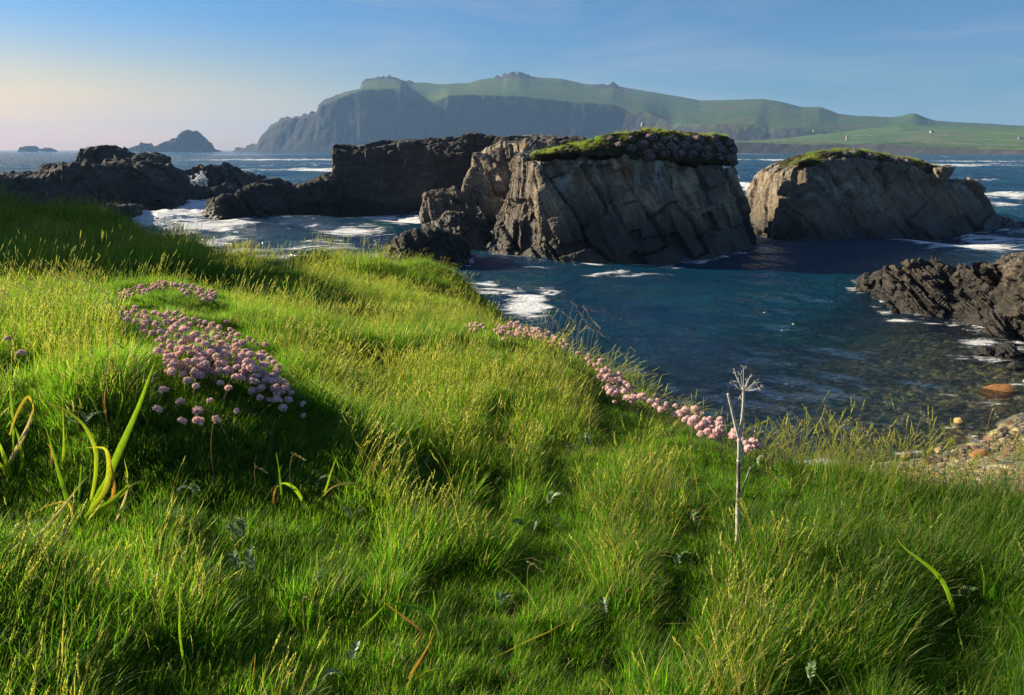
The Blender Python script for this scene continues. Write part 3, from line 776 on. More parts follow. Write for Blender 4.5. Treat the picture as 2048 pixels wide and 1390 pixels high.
# ------------------------------------------------------------------ sea
NR, NA = 700, 560
rad = np.exp(np.linspace(math.log(5.0), math.log(9000.0), NR))
rad = np.where(rad < 250, rad, rad)
ang = np.linspace(math.radians(-52), math.radians(52), NA)
R_, A_ = np.meshgrid(rad, ang, indexing='ij')
WX, WY = (R_ * np.sin(A_)).ravel(), (R_ * np.cos(A_)).ravel()
wr = R_.ravel()
step = wr * (math.log(9000 / 5.0) / NR)
cove = 1 - sstep(40, 75, wr)                       # calm inside the rocks
right_calm = cove * sstep(-6, 4, WX)
WZ = np.zeros(len(WX)); 
rg = np.random.default_rng(5)
WXd = WX + 1.2 * fbm(np.stack([WX / 9, WY / 9, WX * 0], -1), 2, 51); WYd = WY + 1.2 * fbm(np.stack([WX / 9, WY / 9, WX * 0 + 5], -1), 2, 52)
for k in range(46):
    lam = 0.55 * (30 / 0.55) ** (k / 45.0) * rg.uniform(.9, 1.1)
    th = math.radians(-98) + rg.normal(0, 0.55)
    kx, ky = math.cos(th), math.sin(th)
    amp = 0.0072 * lam ** 0.98
    amp = amp * (1 - cove * (0.7 if lam > 5 else (0.2 if lam > 1.5 else 0.0)))
    fade = sstep(2.0, 4.0, lam / step)
    ph = (WXd * kx + WYd * ky) * 2 * math.pi / lam + rg.uniform(0, 6.28)
    s = np.sin(ph)
    WZ += amp * fade * (s + 0.25 * np.sin(2 * ph + .5))
# churned water in the surf gap on the left
def blob(u, v, ru, rv):
    c = at_z(u, v, 0); rx = ru * c[1] / FPX
    a, b = at_z(u, v - rv, 0)[1], at_z(u, v + rv, 0)[1]
    ry = max((a - b) / 2, 0.3)
    return np.exp(-(((WX - c[0]) / rx) ** 2 + ((WY - (a + b) / 2) / ry) ** 2) * 0.75)
churn = np.maximum(blob(335, 438, 80, 17), blob(410, 415, 45, 10))
WZ += churn * (0.35 + 1.0 * np.abs(fbm(np.stack([WX / 2.4, WY / 2.4, WX * 0], -1), 5, 61, .55)))
FOAM = [(335, 438, 95, 20, 1.5), (410, 415, 45, 12, 1.3), (400, 487, 60, 17, .95), (460, 505, 120, 12, .75), (300, 470, 60, 12, .7), (380, 455, 120, 9, .9), (480, 452, 70, 6, .9),
 (720, 437, 130, 8, .9), (690, 462, 100, 10, .85), (810, 443, 50, 10, 1.0), (780, 470, 70, 8, .6), (600, 460, 150, 15, .45), (650, 489, 110, 9, .8), (560, 515, 100, 9, .75), (690, 510, 60, 8, .5),
 (945, 487, 40, 9, .95), (1000, 500, 30, 7, .8), (1060, 535, 60, 5, .6), (1180, 531, 60, 3, .8), (1310, 527, 60, 2.5, .6), (1420, 521, 50, 2.5, .55), (1525, 508, 25, 5, .6), (1560, 490, 40, 3, .5),
 (1055, 606, 55, 20, 1.15), (1000, 580, 75, 8, .85), (1095, 580, 60, 9, .7), (1230, 552, 80, 7, .72), (1330, 532, 60, 4, .7), (1130, 640, 40, 12, .45), (965, 570, 40, 8, .7),
 (1920, 496, 100, 10, 1.35), (1990, 485, 80, 7, .95), (1960, 508, 130, 10, .62), (1830, 497, 40, 5, .6), (1505, 375, 30, 14, 1.25), (1505, 405, 25, 10, 1.2), (1560, 430, 20, 10, .7),
 (1840, 912, 70, 14, .8), (1990, 808, 70, 16, .62), (1880, 850, 50, 14, .55), (1960, 880, 50, 22, .82), (1900, 790, 60, 12, .5), (1740, 838, 50, 16, .55), (1640, 925, 80, 12, .8), (2030, 770, 40, 10, .6), (1960, 740, 60, 14, .45),
 (1800, 640, 60, 7, .75), (1880, 648, 50, 6, .75), (1960, 690, 60, 12, .8), (1920, 716, 50, 8, .6),
 (560, 320, 220, 2.2, .85), (610, 341, 120, 3.2, .95), (520, 333, 90, 2, .5), (640, 330, 60, 2, .6), (480, 309, 200, 1.5, .6), (30, 355, 40, 3, .7), (560, 385, 40, 10, .9), (500, 378, 60, 5, .8), (470, 350, 60, 2, .6),
 (360, 395, 25, 8, 1.1), (330, 400, 20, 8, .8), (465, 398, 25, 8, 1.0), (575, 390, 20, 12, 1.0),
 (1560, 321, 110, 2, .8), (1960, 323, 140, 2, .75), (1900, 331, 160, 2.2, .9), (1530, 356, 60, 3, 1.0), (1980, 360, 90, 3, .65), (1990, 394, 80, 7, .9), (2010, 407, 60, 5, .8), (2000, 310, 150, 1, .5), (1510, 308, 60, 1, .6), (1960, 440, 60, 8, .4), (1490, 380, 30, 6, .8)]
foam = np.zeros(len(WX))
for u, v, ru, rv, s in FOAM:
    foam = np.maximum(foam, s * blob(u, v, ru, rv))
# white lace where the water meets rock
occ = {}
for k, (o, V, F) in ROCKS.items():
    m = (np.abs(V[:, 2]) < 0.3)
    W = V[m]
    if len(W) == 0: continue
    cell = 0.8 if W[:, 1].mean() < 60 else 1.4
    key = set(map(tuple, np.floor(W[:, :2] / cell).astype(int)))
    occ.setdefault(cell, set()).update(key)
for cell, s in occ.items():
    ci = np.floor(np.stack([WX, WY], -1) / cell).astype(int)
    m = (wr < 140)
    idx = np.where(m)[0]
    hitm = np.fromiter(((a, b) in s for a, b in ci[idx]), bool, len(idx))
    foam[idx[hitm]] = np.maximum(foam[idx[hitm]], 0.55)
depth = np.full(len(WX), 3.6)
nr = wr < 70
depth[nr] = -bed_z(WX[nr], WY[nr])
Fw = grid_faces(NR, NA)[:, ::-1]
Fw = Fw[(depth[Fw].max(1) > -0.35)]
WZ = WZ * np.where(wr < 30, np.clip(depth / 1.0, .25, 1), 1)
t = NT('sea_water')
p = t.pos()
vd = t.math('DIVIDE', t.n('ShaderNodeVectorMath', {0: p}, operation='LENGTH').outputs['Value'], 100.0)
rip = t.noise(t.mapv(p, (0.75, 1.15, 1.0), (0, 0, 0.25)), 2.6, 5, 0.62, 0.5)
rip2 = t.noise(t.mapv(p, (0.16, 0.34, 1.0), (0, 0, 0.12)), 1.0, 6, 0.6, 0.6)
rip3 = t.noise(t.mapv(p, (0.8, 1.3, 1.0), (0, 0, -0.2)), 7.5, 3, 0.6, 0.3)
hgt = t.math('ADD', t.math('ADD', t.math('MULTIPLY', rip, 0.55), t.math('MULTIPLY', rip3, 0.13)), t.math('MULTIPLY', rip2, 0.55))
nb = t.bump(hgt, 0.85, 1.0)
fa = t.attr('foam')
fn1 = t.rng(t.noise(t.mapv(p, (0.22, 0.75, 1.0), (0, 0, 0.15)), 1.0, 9, 0.68, 1.3), .25, .75, 0.02, .98, False)
fn2 = t.noise(t.mapv(p, (1.4, 2.6, 1.0)), 1.0, 5, 0.7, 1.5)
fsum = t.math('ADD', t.math('MULTIPLY', fa, 0.62), t.math('ADD', t.math('MULTIPLY', fn1, 0.8), t.math('MULTIPLY', fn2, 0.42)))
fmask = t.rng(fsum, 0.96, 1.15, 0, .96)
# scattered whitecaps on open water
far_m = t.rng(vd, 0.75, 1.3)
wc = t.rng(t.noise(t.mapv(p, (0.020, 0.060, 1.0), (0, 0, 0.05)), 1.0, 7, 0.68, 0.8), 0.635, 0.70, 0.0, 0.9)
fmask = t.math('MAXIMUM', fmask, t.math('MULTIPLY', wc, far_m))
dp = t.attr('depth')
trans = t.math('POWER', 2.718, t.math('MULTIPLY', t.math('MAXIMUM', dp, 0.0), -0.42))
trans = t.math('MULTIPLY', trans, t.rng(dp, 1.3, 2.7, 1.0, 0.0))
deepc = t.ramp(t.noise(p, 0.12, 3, 0.5), [(0.35, (0.003, 0.026, 0.070)), (0.6, (0.003, 0.042, 0.074)), (0.8, (0.005, 0.068, 0.076))])
body = t.n('ShaderNodeBsdfDiffuse', {'Color': deepc, 'Normal': nb}).outputs[0]
clear = t.n('ShaderNodeBsdfTransparent', {'Color': (0.90, 0.97, 0.92, 1)}).outputs[0]
under = t.n('ShaderNodeMixShader', {0: trans, 1: body, 2: clear}).outputs[0]
gl = t.n('ShaderNodeBsdfGlossy', {'Color': (1, 1, 1, 1), 'Roughness': 0.07, 'Normal': nb}).outputs[0]
fr = t.n('ShaderNodeFresnel', {'IOR': 1.333, 'Normal': nb}).outputs[0]
wat = t.n('ShaderNodeMixShader', {0: fr, 1: under, 2: gl}).outputs[0]
fo = t.n('ShaderNodeBsdfDiffuse', {'Color': (0.78, 0.80, 0.82, 1), 'Normal': t.bump(fn2, 1.0, 0.3)}).outputs[0]
sea_sh = t.n('ShaderNodeMixShader', {0: fmask, 1: wat, 2: fo}).outputs[0]
M_SEA = t.done(sea_sh)
link('sea', mesh_np('sea', np.stack([WX, WY, WZ], -1), Fw, True, {'foam': foam, 'depth': depth}), M_SEA, kind='structure')

# spray thrown up by the surf
t = NT('spray')
tr = t.n('ShaderNodeBsdfTransparent').outputs[0]
df = t.n('ShaderNodeBsdfDiffuse', {'Color': (0.85, 0.86, 0.88, 1)}).outputs[0]
tl = t.n('ShaderNodeBsdfTranslucent', {'Color': (0.85, 0.86, 0.88, 1)}).outputs[0]
M_SPRAY = t.done(t.n('ShaderNodeMixShader', {0: 0.55, 1: df, 2: tl}).outputs[0])
def spray(u, v, y, w, h, n, label, seed, size=.1):
    rg = np.random.default_rng(seed)
    base = at_y(u, v, y)
    V, F = [], []
    jets = [(rg.normal(0, .28), rg.normal(0, .22), rg.uniform(.25, 1)) for _ in range(9)] + [(0, .05, 1.0)]
    tet = np.array([[1, 1, 1], [1, -1, -1], [-1, 1, -1], [-1, -1, 1]], float)
    for k in range(n):
        jet = jets[rg.integers(len(jets))]
        q = rg.random() ** 1.4 * jet[2]
        ww = w * (.16 + .10 * q)
        c = np.array([jet[0] * w + jet[1] * w * q + rg.normal(0, .5) * ww, rg.normal(0, .8) * ww, q * h + rg.normal(0, .05) * h])
        a = V and len(V) * 4 or 0
        M = np.array(Euler(rg.uniform(0, 6, 3)).to_matrix())
        V.append(c + tet @ M.T * rg.uniform(.4, 1.3) * size * (1.2 - .7 * q))
        F += [[a, a + 1, a + 2], [a, a + 3, a + 1], [a, a + 2, a + 3], [a + 1, a + 3, a + 2]]
    o = link('spray_plume', mesh_np('spray_plume', np.concatenate(V), F, False), M_SPRAY, loc=base)
    tag(o, label, 'sea spray')
spray(404, 372, 101, 1.7, 1.9, 1500, 'white spray plume bursting against the wedge shaped rock island', 1, .075)
spray(332, 443, 84, 7, 0.9, 1500, 'churned white water splashing up in the gap beside the black reef', 2, .07)

# ------------------------------------------------------------------ haze between here and the headland
hm = NT('haze_air')
vol = hm.n('ShaderNodeVolumePrincipled', {'Color': (0.25, 0.44, 0.75, 1), 'Density': 0.00012, 'Anisotropy': 0.1})
hm.t.links.new(vol.outputs[0], hm.out.inputs['Volume'])
x0, x1, y0, y1, z0, z1 = -9500, 9500, -300, 9600, -8.0, 330.0
hv = [(x, y, z) for z in (z0, z1) for (x, y) in ((x0, y0), (x1, y0), (x1, y1), (x0, y1))]
hf = [(0, 3, 2, 1), (4, 5, 6, 7), (0, 1, 5, 4), (1, 2, 6, 5), (2, 3, 7, 6), (3, 0, 4, 7)]
link('haze', mesh_np('haze', hv, hf), hm.m, kind='stuff')
# ------------------------------------------------------------------ grass
def blade_arrays(base, az, length, width, lean, curl, twist=0.0, nseg=4, drop=0.0, thick_tip=False):
    """ribbon verts of one blade: rises from base, leans towards az and curls over"""
    s = np.linspace(0, 1, nseg + 1)
    ang = lean + curl * s ** 1.5
    ds = length / nseg
    hx = np.concatenate([[0], np.cumsum(np.sin(0.5 * (ang[1:] + ang[:-1])) * ds)])
    hz = np.concatenate([[0], np.cumsum(np.cos(0.5 * (ang[1:] + ang[:-1])) * ds)])
    d = np.array([math.cos(az), math.sin(az)])
    side = np.array([-math.sin(az + twist), math.cos(az + twist)])
    w = width * 0.5 * np.clip(np.minimum(0.55 + s * 1.5, (1 - s) * 1.7), 0, 1)
    C = np.stack([base[0] + d[0] * hx, base[1] + d[1] * hx, base[2] + hz], -1)
    S = np.stack([side[0] * w, side[1] * w, 0 * w], -1)
    V = np.concatenate([C[:-1] - S[:-1], C[:-1] + S[:-1], C[-1:]])
    n = nseg
    F = [[k, k + n, k + n + 1, k + 1] for k in range(n - 1)]
    T = [[n - 1, 2 * n - 1, 2 * n]]
    h = np.concatenate([s[:-1], s[:-1], s[-1:]])
    return V, F, T, h, C

class Bits:
    """collects small pieces with mixed tris and quads and a per-vertex colour number"""
    def __init__(self): self.V, self.P, self.rnd, self.h, self.n = [], [], [], [], 0
    def add(self, V, polys, rnd, h):
        self.V.append(V); self.P += [[i + self.n for i in p] for p in polys]
        self.rnd.append(np.full(len(V), rnd)); self.h.append(np.broadcast_to(h, (len(V),)).astype(float)); self.n += len(V)
    def mesh(self, name, mats, smooth=True):
        me = bpy.data.meshes.new(name)
        me.from_pydata(np.concatenate(self.V).tolist(), [], self.P)
        for an, av in (('rnd', self.rnd), ('h', self.h)):
            a = me.attributes.new(an, 'FLOAT', 'POINT'); a.data.foreach_set('value', np.concatenate(av).astype(np.float32))
        for m in (mats if isinstance(mats, (list, tuple)) else [mats]): me.materials.append(m)
        if smooth: me.polygons.foreach_set('use_smooth', np.ones(len(me.polygons), bool))
        me.update()
        return me

def leaf_shader(t, c, trans=0.45, gloss=0.35, rough=0.5, boost=1.7):
    b = t.n('ShaderNodeBsdfPrincipled', {'Base Color': c, 'Roughness': rough, 'Specular IOR Level': gloss}).outputs[0]
    tc = t.mix(1.0, c, (boost, boost, boost * .55), 'MULTIPLY')
    tl = t.n('ShaderNodeBsdfTranslucent', {'Color': tc}).outputs[0]
    return t.n('ShaderNodeMixShader', {0: trans, 1: b, 2: tl}).outputs[0]

# grass: rnd 0..0.8 green shades, 0.8..1 straw; 'tint' of each tuft moves it towards dry
t = NT('grass')
r = t.attr('rnd'); h = t.attr('h'); ti = t.attr('tint', 'INSTANCER')
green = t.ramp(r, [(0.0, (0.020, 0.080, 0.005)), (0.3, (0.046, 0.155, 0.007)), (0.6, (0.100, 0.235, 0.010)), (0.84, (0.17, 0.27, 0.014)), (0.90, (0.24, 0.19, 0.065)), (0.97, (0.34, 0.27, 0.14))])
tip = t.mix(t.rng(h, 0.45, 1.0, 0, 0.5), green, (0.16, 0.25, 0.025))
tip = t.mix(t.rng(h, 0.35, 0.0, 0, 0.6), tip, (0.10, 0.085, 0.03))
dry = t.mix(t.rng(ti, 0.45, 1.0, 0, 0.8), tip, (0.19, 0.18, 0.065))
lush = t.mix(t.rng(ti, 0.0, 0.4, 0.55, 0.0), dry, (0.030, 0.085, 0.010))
M_GRASS = t.done(leaf_shader(t, lush, 0.60, 0.22, 0.45, 2.4))
t = NT('seed_head')
r = t.attr('rnd')
c = t.ramp(r, [(0, (0.16, 0.15, 0.06)), (0.5, (0.32, 0.25, 0.12)), (1, (0.46, 0.38, 0.22))])
M_SEED = t.done(leaf_shader(t, c, 0.35, 0.2, 0.6, 1.3))

HID = bpy.data.collections.new('tuft_sources')   # never linked to the scene: sources for the grass only
def tuft(name, n, rad, lmin, lmax, wid, seed, dry=0.12, wind=0.32, heads=0, nseg=4, flat=0.0):
    rg = np.random.default_rng(seed)
    B = Bits()
    for k in range(n):
        rr = rad * math.sqrt(rg.random()); a = rg.uniform(0, 6.283)
        L = rg.uniform(lmin, lmax) * (1.0 if rg.random() > .25 else .65)
        # own splay plus a common wind to +x
        ln = abs(rg.normal(0.26, 0.22)) * (1.9 if lmax > .29 else 1); dx = math.cos(a) * ln + wind * rg.uniform(.1, 1.25); dy = math.sin(a) * ln + rg.normal(0, .16)
        dx += flat * math.cos(a); dy += flat * math.sin(a)
        az = math.atan2(dy, dx); lean = min(math.hypot(dx, dy), 1.2 + .5 * flat)
        V, F, T, h, C = blade_arrays((rr * math.cos(a), rr * math.sin(a), -0.01), az, L, wid * rg.uniform(.5, 1.75), lean * .55, lean * rg.uniform(.7, 2.0) + rg.uniform(0, .25), rg.uniform(-1.2, 1.2), nseg)
        rn = rg.uniform(0.9, 1.0) if rg.random() < dry else rg.uniform(0, .82)
        B.add(V, F + T, rn, h)
    for k in range(heads):
        rr = rad * math.sqrt(rg.random()); a = rg.uniform(0, 6.283)
        L = lmax * rg.uniform(1.0, 1.45); az = rg.normal(0, .7); lean = rg.uniform(.05, .35)
        stalk(B, (rr * math.cos(a), rr * math.sin(a), 0), az, L, lean, rg.uniform(.2, .6), 0.0016, rg)
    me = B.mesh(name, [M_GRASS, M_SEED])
    o = bpy.data.objects.new(name, me); HID.objects.link(o)
    return o

def stalk(B, base, az, L, lean, curl, w, rg, spike=0.045, sw=0.0030, fluffy=0):
    """thin stem with a spike of small glumes on its last part"""
    V, F, T, h, C = blade_arrays(base, az, L, w, lean, curl, 1.57, 6)
    B.add(V, F + T, rg.uniform(.8, .93), h * .5)
    V, F, T, h, C2 = blade_arrays(base, az, L, w, lean, curl, 0, 6)
    B.add(V, F + T, rg.uniform(.8, .93), h * .5)
    seg = C[-1] - C[-2]; seg = seg / np.linalg.norm(seg)
    rn = rg.uniform(.90, .99)
    for q in np.linspace(0, 1, 9):
        p = C[-1] - seg * spike * (1 - q) * 1.0
        ww = sw * (0.45 + 1.0 * math.sin(math.pi * (q * .8 + .15)))
        for j in range(2):
            a = rg.uniform(0, 6.28); o = np.array([math.cos(a), math.sin(a), 0.25]) * ww
            s2 = np.array([-math.sin(a), math.cos(a), 0]) * ww * .45
            B.add(np.array([p - s2, p + s2, p + o * .8 + seg * spike * .13 + s2 * .5, p + o * .3 + seg * spike * .2]), [[0, 1, 2, 3]], rn, .9)

TUFTS = [tuft('tuft_a', 46, .055, .09, .19, .0030, 1), tuft('tuft_b', 48, .055, .08, .17, .0029, 2, .08), tuft('tuft_c', 44, .05, .10, .22, .0033, 3, .10, .38),
         tuft('tuft_d', 44, .06, .09, .20, .0030, 4, .3, .35), tuft('tuft_e', 44, .05, .09, .19, .0026, 5, .15, .34, 2), tuft('tuft_f', 40, .05, .10, .20, .0026, 6, .2, .30, 3),
         tuft('tuft_g', 60, .06, .05, .12, .0024, 7, .10, .25)]
# coarser tufts for farther off
TFAR = [tuft('tuft_h', 60, .11, .10, .22, .0055, 11, .10, .40, 0, 3), tuft('tuft_i', 60, .12, .10, .24, .0055, 12, .16, .42, 0, 3), tuft('tuft_j', 50, .11, .11, .24, .0055, 13, .14, .38, 4, 3)]
TLONG = [tuft('tuft_k', 16, .06, .17, .30, .0024, 21, .15, .16), tuft('tuft_l', 14, .06, .18, .32, .0026, 22, .2, .22, 1), tuft('tuft_m', 46, .07, .07, .16, .0026, 23, .88, .1, 0, 4, .75), tuft('tuft_n', 5, .05, .15, .22, .0022, 24, .5, .15, 6)]
ALL_T = TUFTS + TFAR + TLONG
for o in sorted(ALL_T, key=lambda o: o.name): pass

def scatter_group(coll):
    ng = bpy.data.node_groups.new('scatter', 'GeometryNodeTree')
    ng.interface.new_socket('Geometry', in_out='INPUT', socket_type='NodeSocketGeometry')
    ng.interface.new_socket('Geometry', in_out='OUTPUT', socket_type='NodeSocketGeometry')
    N = ng.nodes; L = ng.links
    gi = N.new('NodeGroupInput'); go = N.new('NodeGroupOutput')
    ci = N.new('GeometryNodeCollectionInfo'); ci.inputs['Collection'].default_value = coll
    ci.inputs['Separate Children'].default_value = True; ci.inputs['Reset Children'].default_value = True
    def na(name, typ):
        n = N.new('GeometryNodeInputNamedAttribute'); n.data_type = typ; n.inputs['Name'].default_value = name; return n.outputs['Attribute']
    ip = N.new('GeometryNodeInstanceOnPoints'); ip.inputs['Pick Instance'].default_value = True
    er = N.new('FunctionNodeEulerToRotation')
    L.new(gi.outputs[0], ip.inputs['Points']); L.new(ci.outputs['Instances'], ip.inputs['Instance'])
    L.new(na('idx', 'INT'), ip.inputs['Instance Index'])
    L.new(na('rot', 'FLOAT_VECTOR'), er.inputs[0]); L.new(er.outputs[0], ip.inputs['Rotation'])
    L.new(na('scl', 'FLOAT_VECTOR'), ip.inputs['Scale'])
    L.new(ip.outputs[0], go.inputs[0])
    return ng
SCAT = scatter_group(HID)

def scatter(name, P, idx, rot, scl, tint, parent=None):
    me = bpy.data.meshes.new(name)
    me.vertices.add(len(P)); me.vertices.foreach_set('co', np.asarray(P, np.float32).ravel())
    a = me.attributes.new('idx', 'INT', 'POINT'); a.data.foreach_set('value', np.asarray(idx, np.int32))
    a = me.attributes.new('rot', 'FLOAT_VECTOR', 'POINT'); a.data.foreach_set('vector', np.asarray(rot, np.float32).ravel())
    a = me.attributes.new('scl', 'FLOAT_VECTOR', 'POINT'); a.data.foreach_set('vector', np.asarray(scl, np.float32).ravel())
    a = me.attributes.new('tint', 'FLOAT', 'POINT'); a.data.foreach_set('value', np.asarray(tint, np.float32))
    o = link(name, me, None, parent, 'stuff')
    o.modifiers.new('scatter', 'NODES').node_group = SCAT
    return o

def ground_points(n, x0, x1, y0, y1, seed, dmax=0.28):
    rg = np.random.default_rng(seed)
    x = rg.uniform(x0, x1, n); y = rg.uniform(y0, y1, n)
    vis = (x > -0.90 * y - 0.9) & (x < 1.15 * y + 1.8)
    x, y = x[vis], y[vis]
    ds = samp(DSG, x, y)
    m = (ds < dmax)
    return x[m], y[m], ds[m], rg
def slope_rot(x, y, rg, jitter=.5, follow=.55):
    e = .12
    sx = (gz(x + e, y) - gz(x - e, y)) / (2 * e); sy = (gz(x, y + e) - gz(x, y - e)) / (2 * e)
    sx = np.clip(sx, -1.2, 1.2); sy = np.clip(sy, -1.2, 1.2)
    return np.stack([np.arctan(sy) * follow, -np.arctan(sx) * follow, rg.normal(0, jitter, len(x))], -1)
def dryness(x, y):
    d = 0.25 + 0.55 * fbm(np.stack([x / .9, y / .9, x * 0], -1), 3, 201) + 0.25 * fbm(np.stack([x / .25, y / .25, x * 0], -1), 2, 202)
    return d
def spot(x, y, u, v, r):
    (p,), ok = hit(u, v)
    return np.exp(-((x - p[0]) ** 2 + (y - p[1]) ** 2) / (r * r))

def lay(n, y0, y1, seed, sc, far, wx, dmax=.28):
    x, y, ds, rg = ground_points(n, -wx, wx, y0, y1, seed, dmax)
    P = np.stack([x, y, gz(x, y)], -1)
    dr = dryness(x, y)
    dr = dr + .25 * sstep(-.35, .1, ds)                       # the rim is drier
    dr = dr + .30 * spot(x, y, 1150, 800, .5) + .35 * spot(x, y, 1180, 900, .25) + .3 * spot(x, y, 850, 990, .3) - .35 * spot(x, y, 1550, 1050, .7) - .3 * spot(x, y, 500, 1050, .7) - .25 * spot(x, y, 700, 760, .8)
    q = rg.random(len(x))
    if far:
        idx = np.where(q < .42, 7, np.where(q < .8, 8, 9))
    else:
        idx = (q * 4).astype(int)
        idx = np.where(rg.random(len(x)) < np.clip(.13 + .3 * sstep(-.5, .1, ds) + .15 * (dr > .6), 0, 1), rg.integers(4, 6, len(x)), idx)
        idx = np.where(rg.random(len(x)) < .15, 6, idx)
    clump = 1 + .32 * fbm(np.stack([x / .33, y / .33, x * 0], -1), 2, 207)
    s = sc * rg.uniform(.7, 1.2, len(x)) * clump
    s = s * (1 - .42 * sstep(-.45, -.05, ds) - .2 * sstep(-.8, -.3, ds) * (y < 4.6))
    scl = np.stack([s, s, s * rg.uniform(.8, 1.15, len(x))], -1)
    return P, idx, slope_rot(x, y, rg), scl, np.clip(dr, 0, 1)
parts = [lay(50000, .75, 3.2, 301, .66, False, 4.0), lay(60000, 2.9, 6.2, 302, .62, False, 5.8), lay(95000, 5.8, 13.5, 303, .62, True, 10.5)]
# long single blades over the sward
for (n_, a_, b_, w_, sd_, sc_) in ((3600, .75, 3.2, 3.4, 311, .75), (3600, 3.0, 6.5, 5.8, 312, .8)):
    x, y, ds, rg = ground_points(n_, -w_, w_, a_, b_, sd_, -.25)
    s = sc_ * rg.uniform(.6, 1.15, len(x))
    parts.append((np.stack([x, y, gz(x, y)], -1), rg.integers(10, 12, len(x)), slope_rot(x, y, rg, 1.2), np.stack([s, s, s], -1), np.clip(dryness(x, y) - .1, 0, 1)))
# dead thatch and thin flowering stalks, in patches
for (n_, a_, b_, w_, sd_, sc_, id_, th_) in ((9000, .75, 3.3, 3.4, 321, .75, 12, .12), (12000, 3.0, 8, 7, 322, .9, 12, .12), (2600, .75, 3.3, 3.4, 323, .85, 13, -.2), (4200, 3.0, 9, 8, 324, .9, 13, -.2)):
    x, y, ds, rg = ground_points(n_, -w_, w_, a_, b_, sd_, -.05)
    k = fbm(np.stack([x / .55, y / .55, x * 0 + id_], -1), 3, 209) + .12 * rg.normal(0, 1, len(x)) > th_
    x, y = x[k], y[k]
    s = sc_ * rg.uniform(.65, 1.15, len(x))
    parts.append((np.stack([x, y, gz(x, y) + (.02 if id_ == 12 else 0)], -1), np.full(len(x), id_), slope_rot(x, y, rg, 1.5), np.stack([s, s, s], -1), np.full(len(x), .42)))
# rough tufts on the shaded bank at the far left
x, y, ds, rg = ground_points(16000, -10.5, -1.5, 5.2, 11.8, 331, .15)
k = fbm(np.stack([x / .5, y / .5, x * 0], -1), 3, 211) + .35 * sstep(-.9, -.1, ds) > .16
x, y, ds = x[k], y[k], ds[k]
s = rg.uniform(.75, 1.45, len(x))
parts.append((np.stack([x, y, gz(x, y)], -1), rg.choice([7, 8, 9, 9, 13], len(x)), slope_rot(x, y, rg, 1.0), np.stack([s * .8, s * .8, s], -1), np.clip(.35 + .5 * fbm(np.stack([x / .8, y / .8, x * 0], -1), 3, 212) + .4 * sstep(-.6, 0, ds), 0, 1)))
# tall tussock on the mound at the left
x, y, ds, rg = ground_points(26000, -3.4, -.9, 1.7, 3.2, 304)
w = np.maximum.reduce([spot(x, y, 80, 690, .42), spot(x, y, 150, 690, .25)])
k = rg.random(len(x)) < w * .45
x, y = x[k], y[k]
s = rg.uniform(.75, 1.15, len(x))
parts.append((np.stack([x, y, gz(x, y)], -1), np.where(rg.random(len(x)) < .16, rg.integers(4, 6, len(x)), np.where(rg.random(len(x)) < .3, 10, 2)), slope_rot(x, y, rg) * np.array([.3, .3, 1]), np.stack([s * .7, s * .7, s], -1), np.clip(dryness(x, y) - .25, 0, 1)))
# hanging straw on the eroded faces
x, y, ds, rg = ground_points(9000, -.8, 2.6, 2.2, 8.5, 305, .6)
k = ds > .05
x, y = x[k], y[k]
s = rg.uniform(.7, 1.1, len(x))
parts.append((np.stack([x, y, gz(x, y)], -1), rg.integers(3, 7, len(x)), slope_rot(x, y, rg, .8, .8), np.stack([s, s, s], -1), np.clip(dryness(x, y) + .3, 0, 1)))

# ------------------------------------------------------------------ helpers for small things
from mathutils.bvhtree import BVHTree
def bvh_of(o):
    me = o.data; mw = o.matrix_basis
    return BVHTree.FromPolygons([mw @ v.co for v in me.vertices], [list(p.vertices) for p in me.polygons])
def cast(b, u, v):
    d = Vector(ray(u, v)).normalized()
    r = b.ray_cast(Vector((0, 0, EYE)), d)
    return r[0], r[1]

def tube(bits, pts, rad, sides=6, rnd=0.5, cap=True):
    pts = np.asarray(pts, float); n = len(pts)
    tan = np.gradient(pts, axis=0); tan /= np.maximum(np.linalg.norm(tan, axis=1, keepdims=True), 1e-9)
    ref = np.array([0, 1, 0.3]); V = []
    for p, t_, r_ in zip(pts, tan, rad):
        a = np.cross(t_, ref); a /= np.linalg.norm(a) + 1e-9
        b = np.cross(t_, a)
        for k in range(sides):
            th = 2 * math.pi * k / sides
            V.append(p + (a * math.cos(th) + b * math.sin(th)) * r_)
    P = [[i * sides + k, i * sides + (k + 1) % sides, (i + 1) * sides + (k + 1) % sides, (i + 1) * sides + k] for i in range(n - 1) for k in range(sides)]
    if cap: P += [list(range(sides))[::-1], [(n - 1) * sides + k for k in range(sides)]]
    bits.add(np.array(V), P, rnd, np.repeat(np.linspace(0, 1, n), sides))

def smooth_path(pts, n=14):
    pts = np.asarray(pts, float); m = len(pts)
    s = np.linspace(0, m - 1, n); out = []
    for q in s:
        i = min(int(q), m - 2); f = q - i
        p0, p1, p2, p3 = pts[max(i - 1, 0)], pts[i], pts[i + 1], pts[min(i + 2, m - 1)]
        out.append(0.5 * ((2 * p1) + (-p0 + p2) * f + (2 * p0 - 5 * p1 + 4 * p2 - p3) * f ** 2 + (-p0 + 3 * p1 - 3 * p2 + p3) * f ** 3))
    return np.array(out)

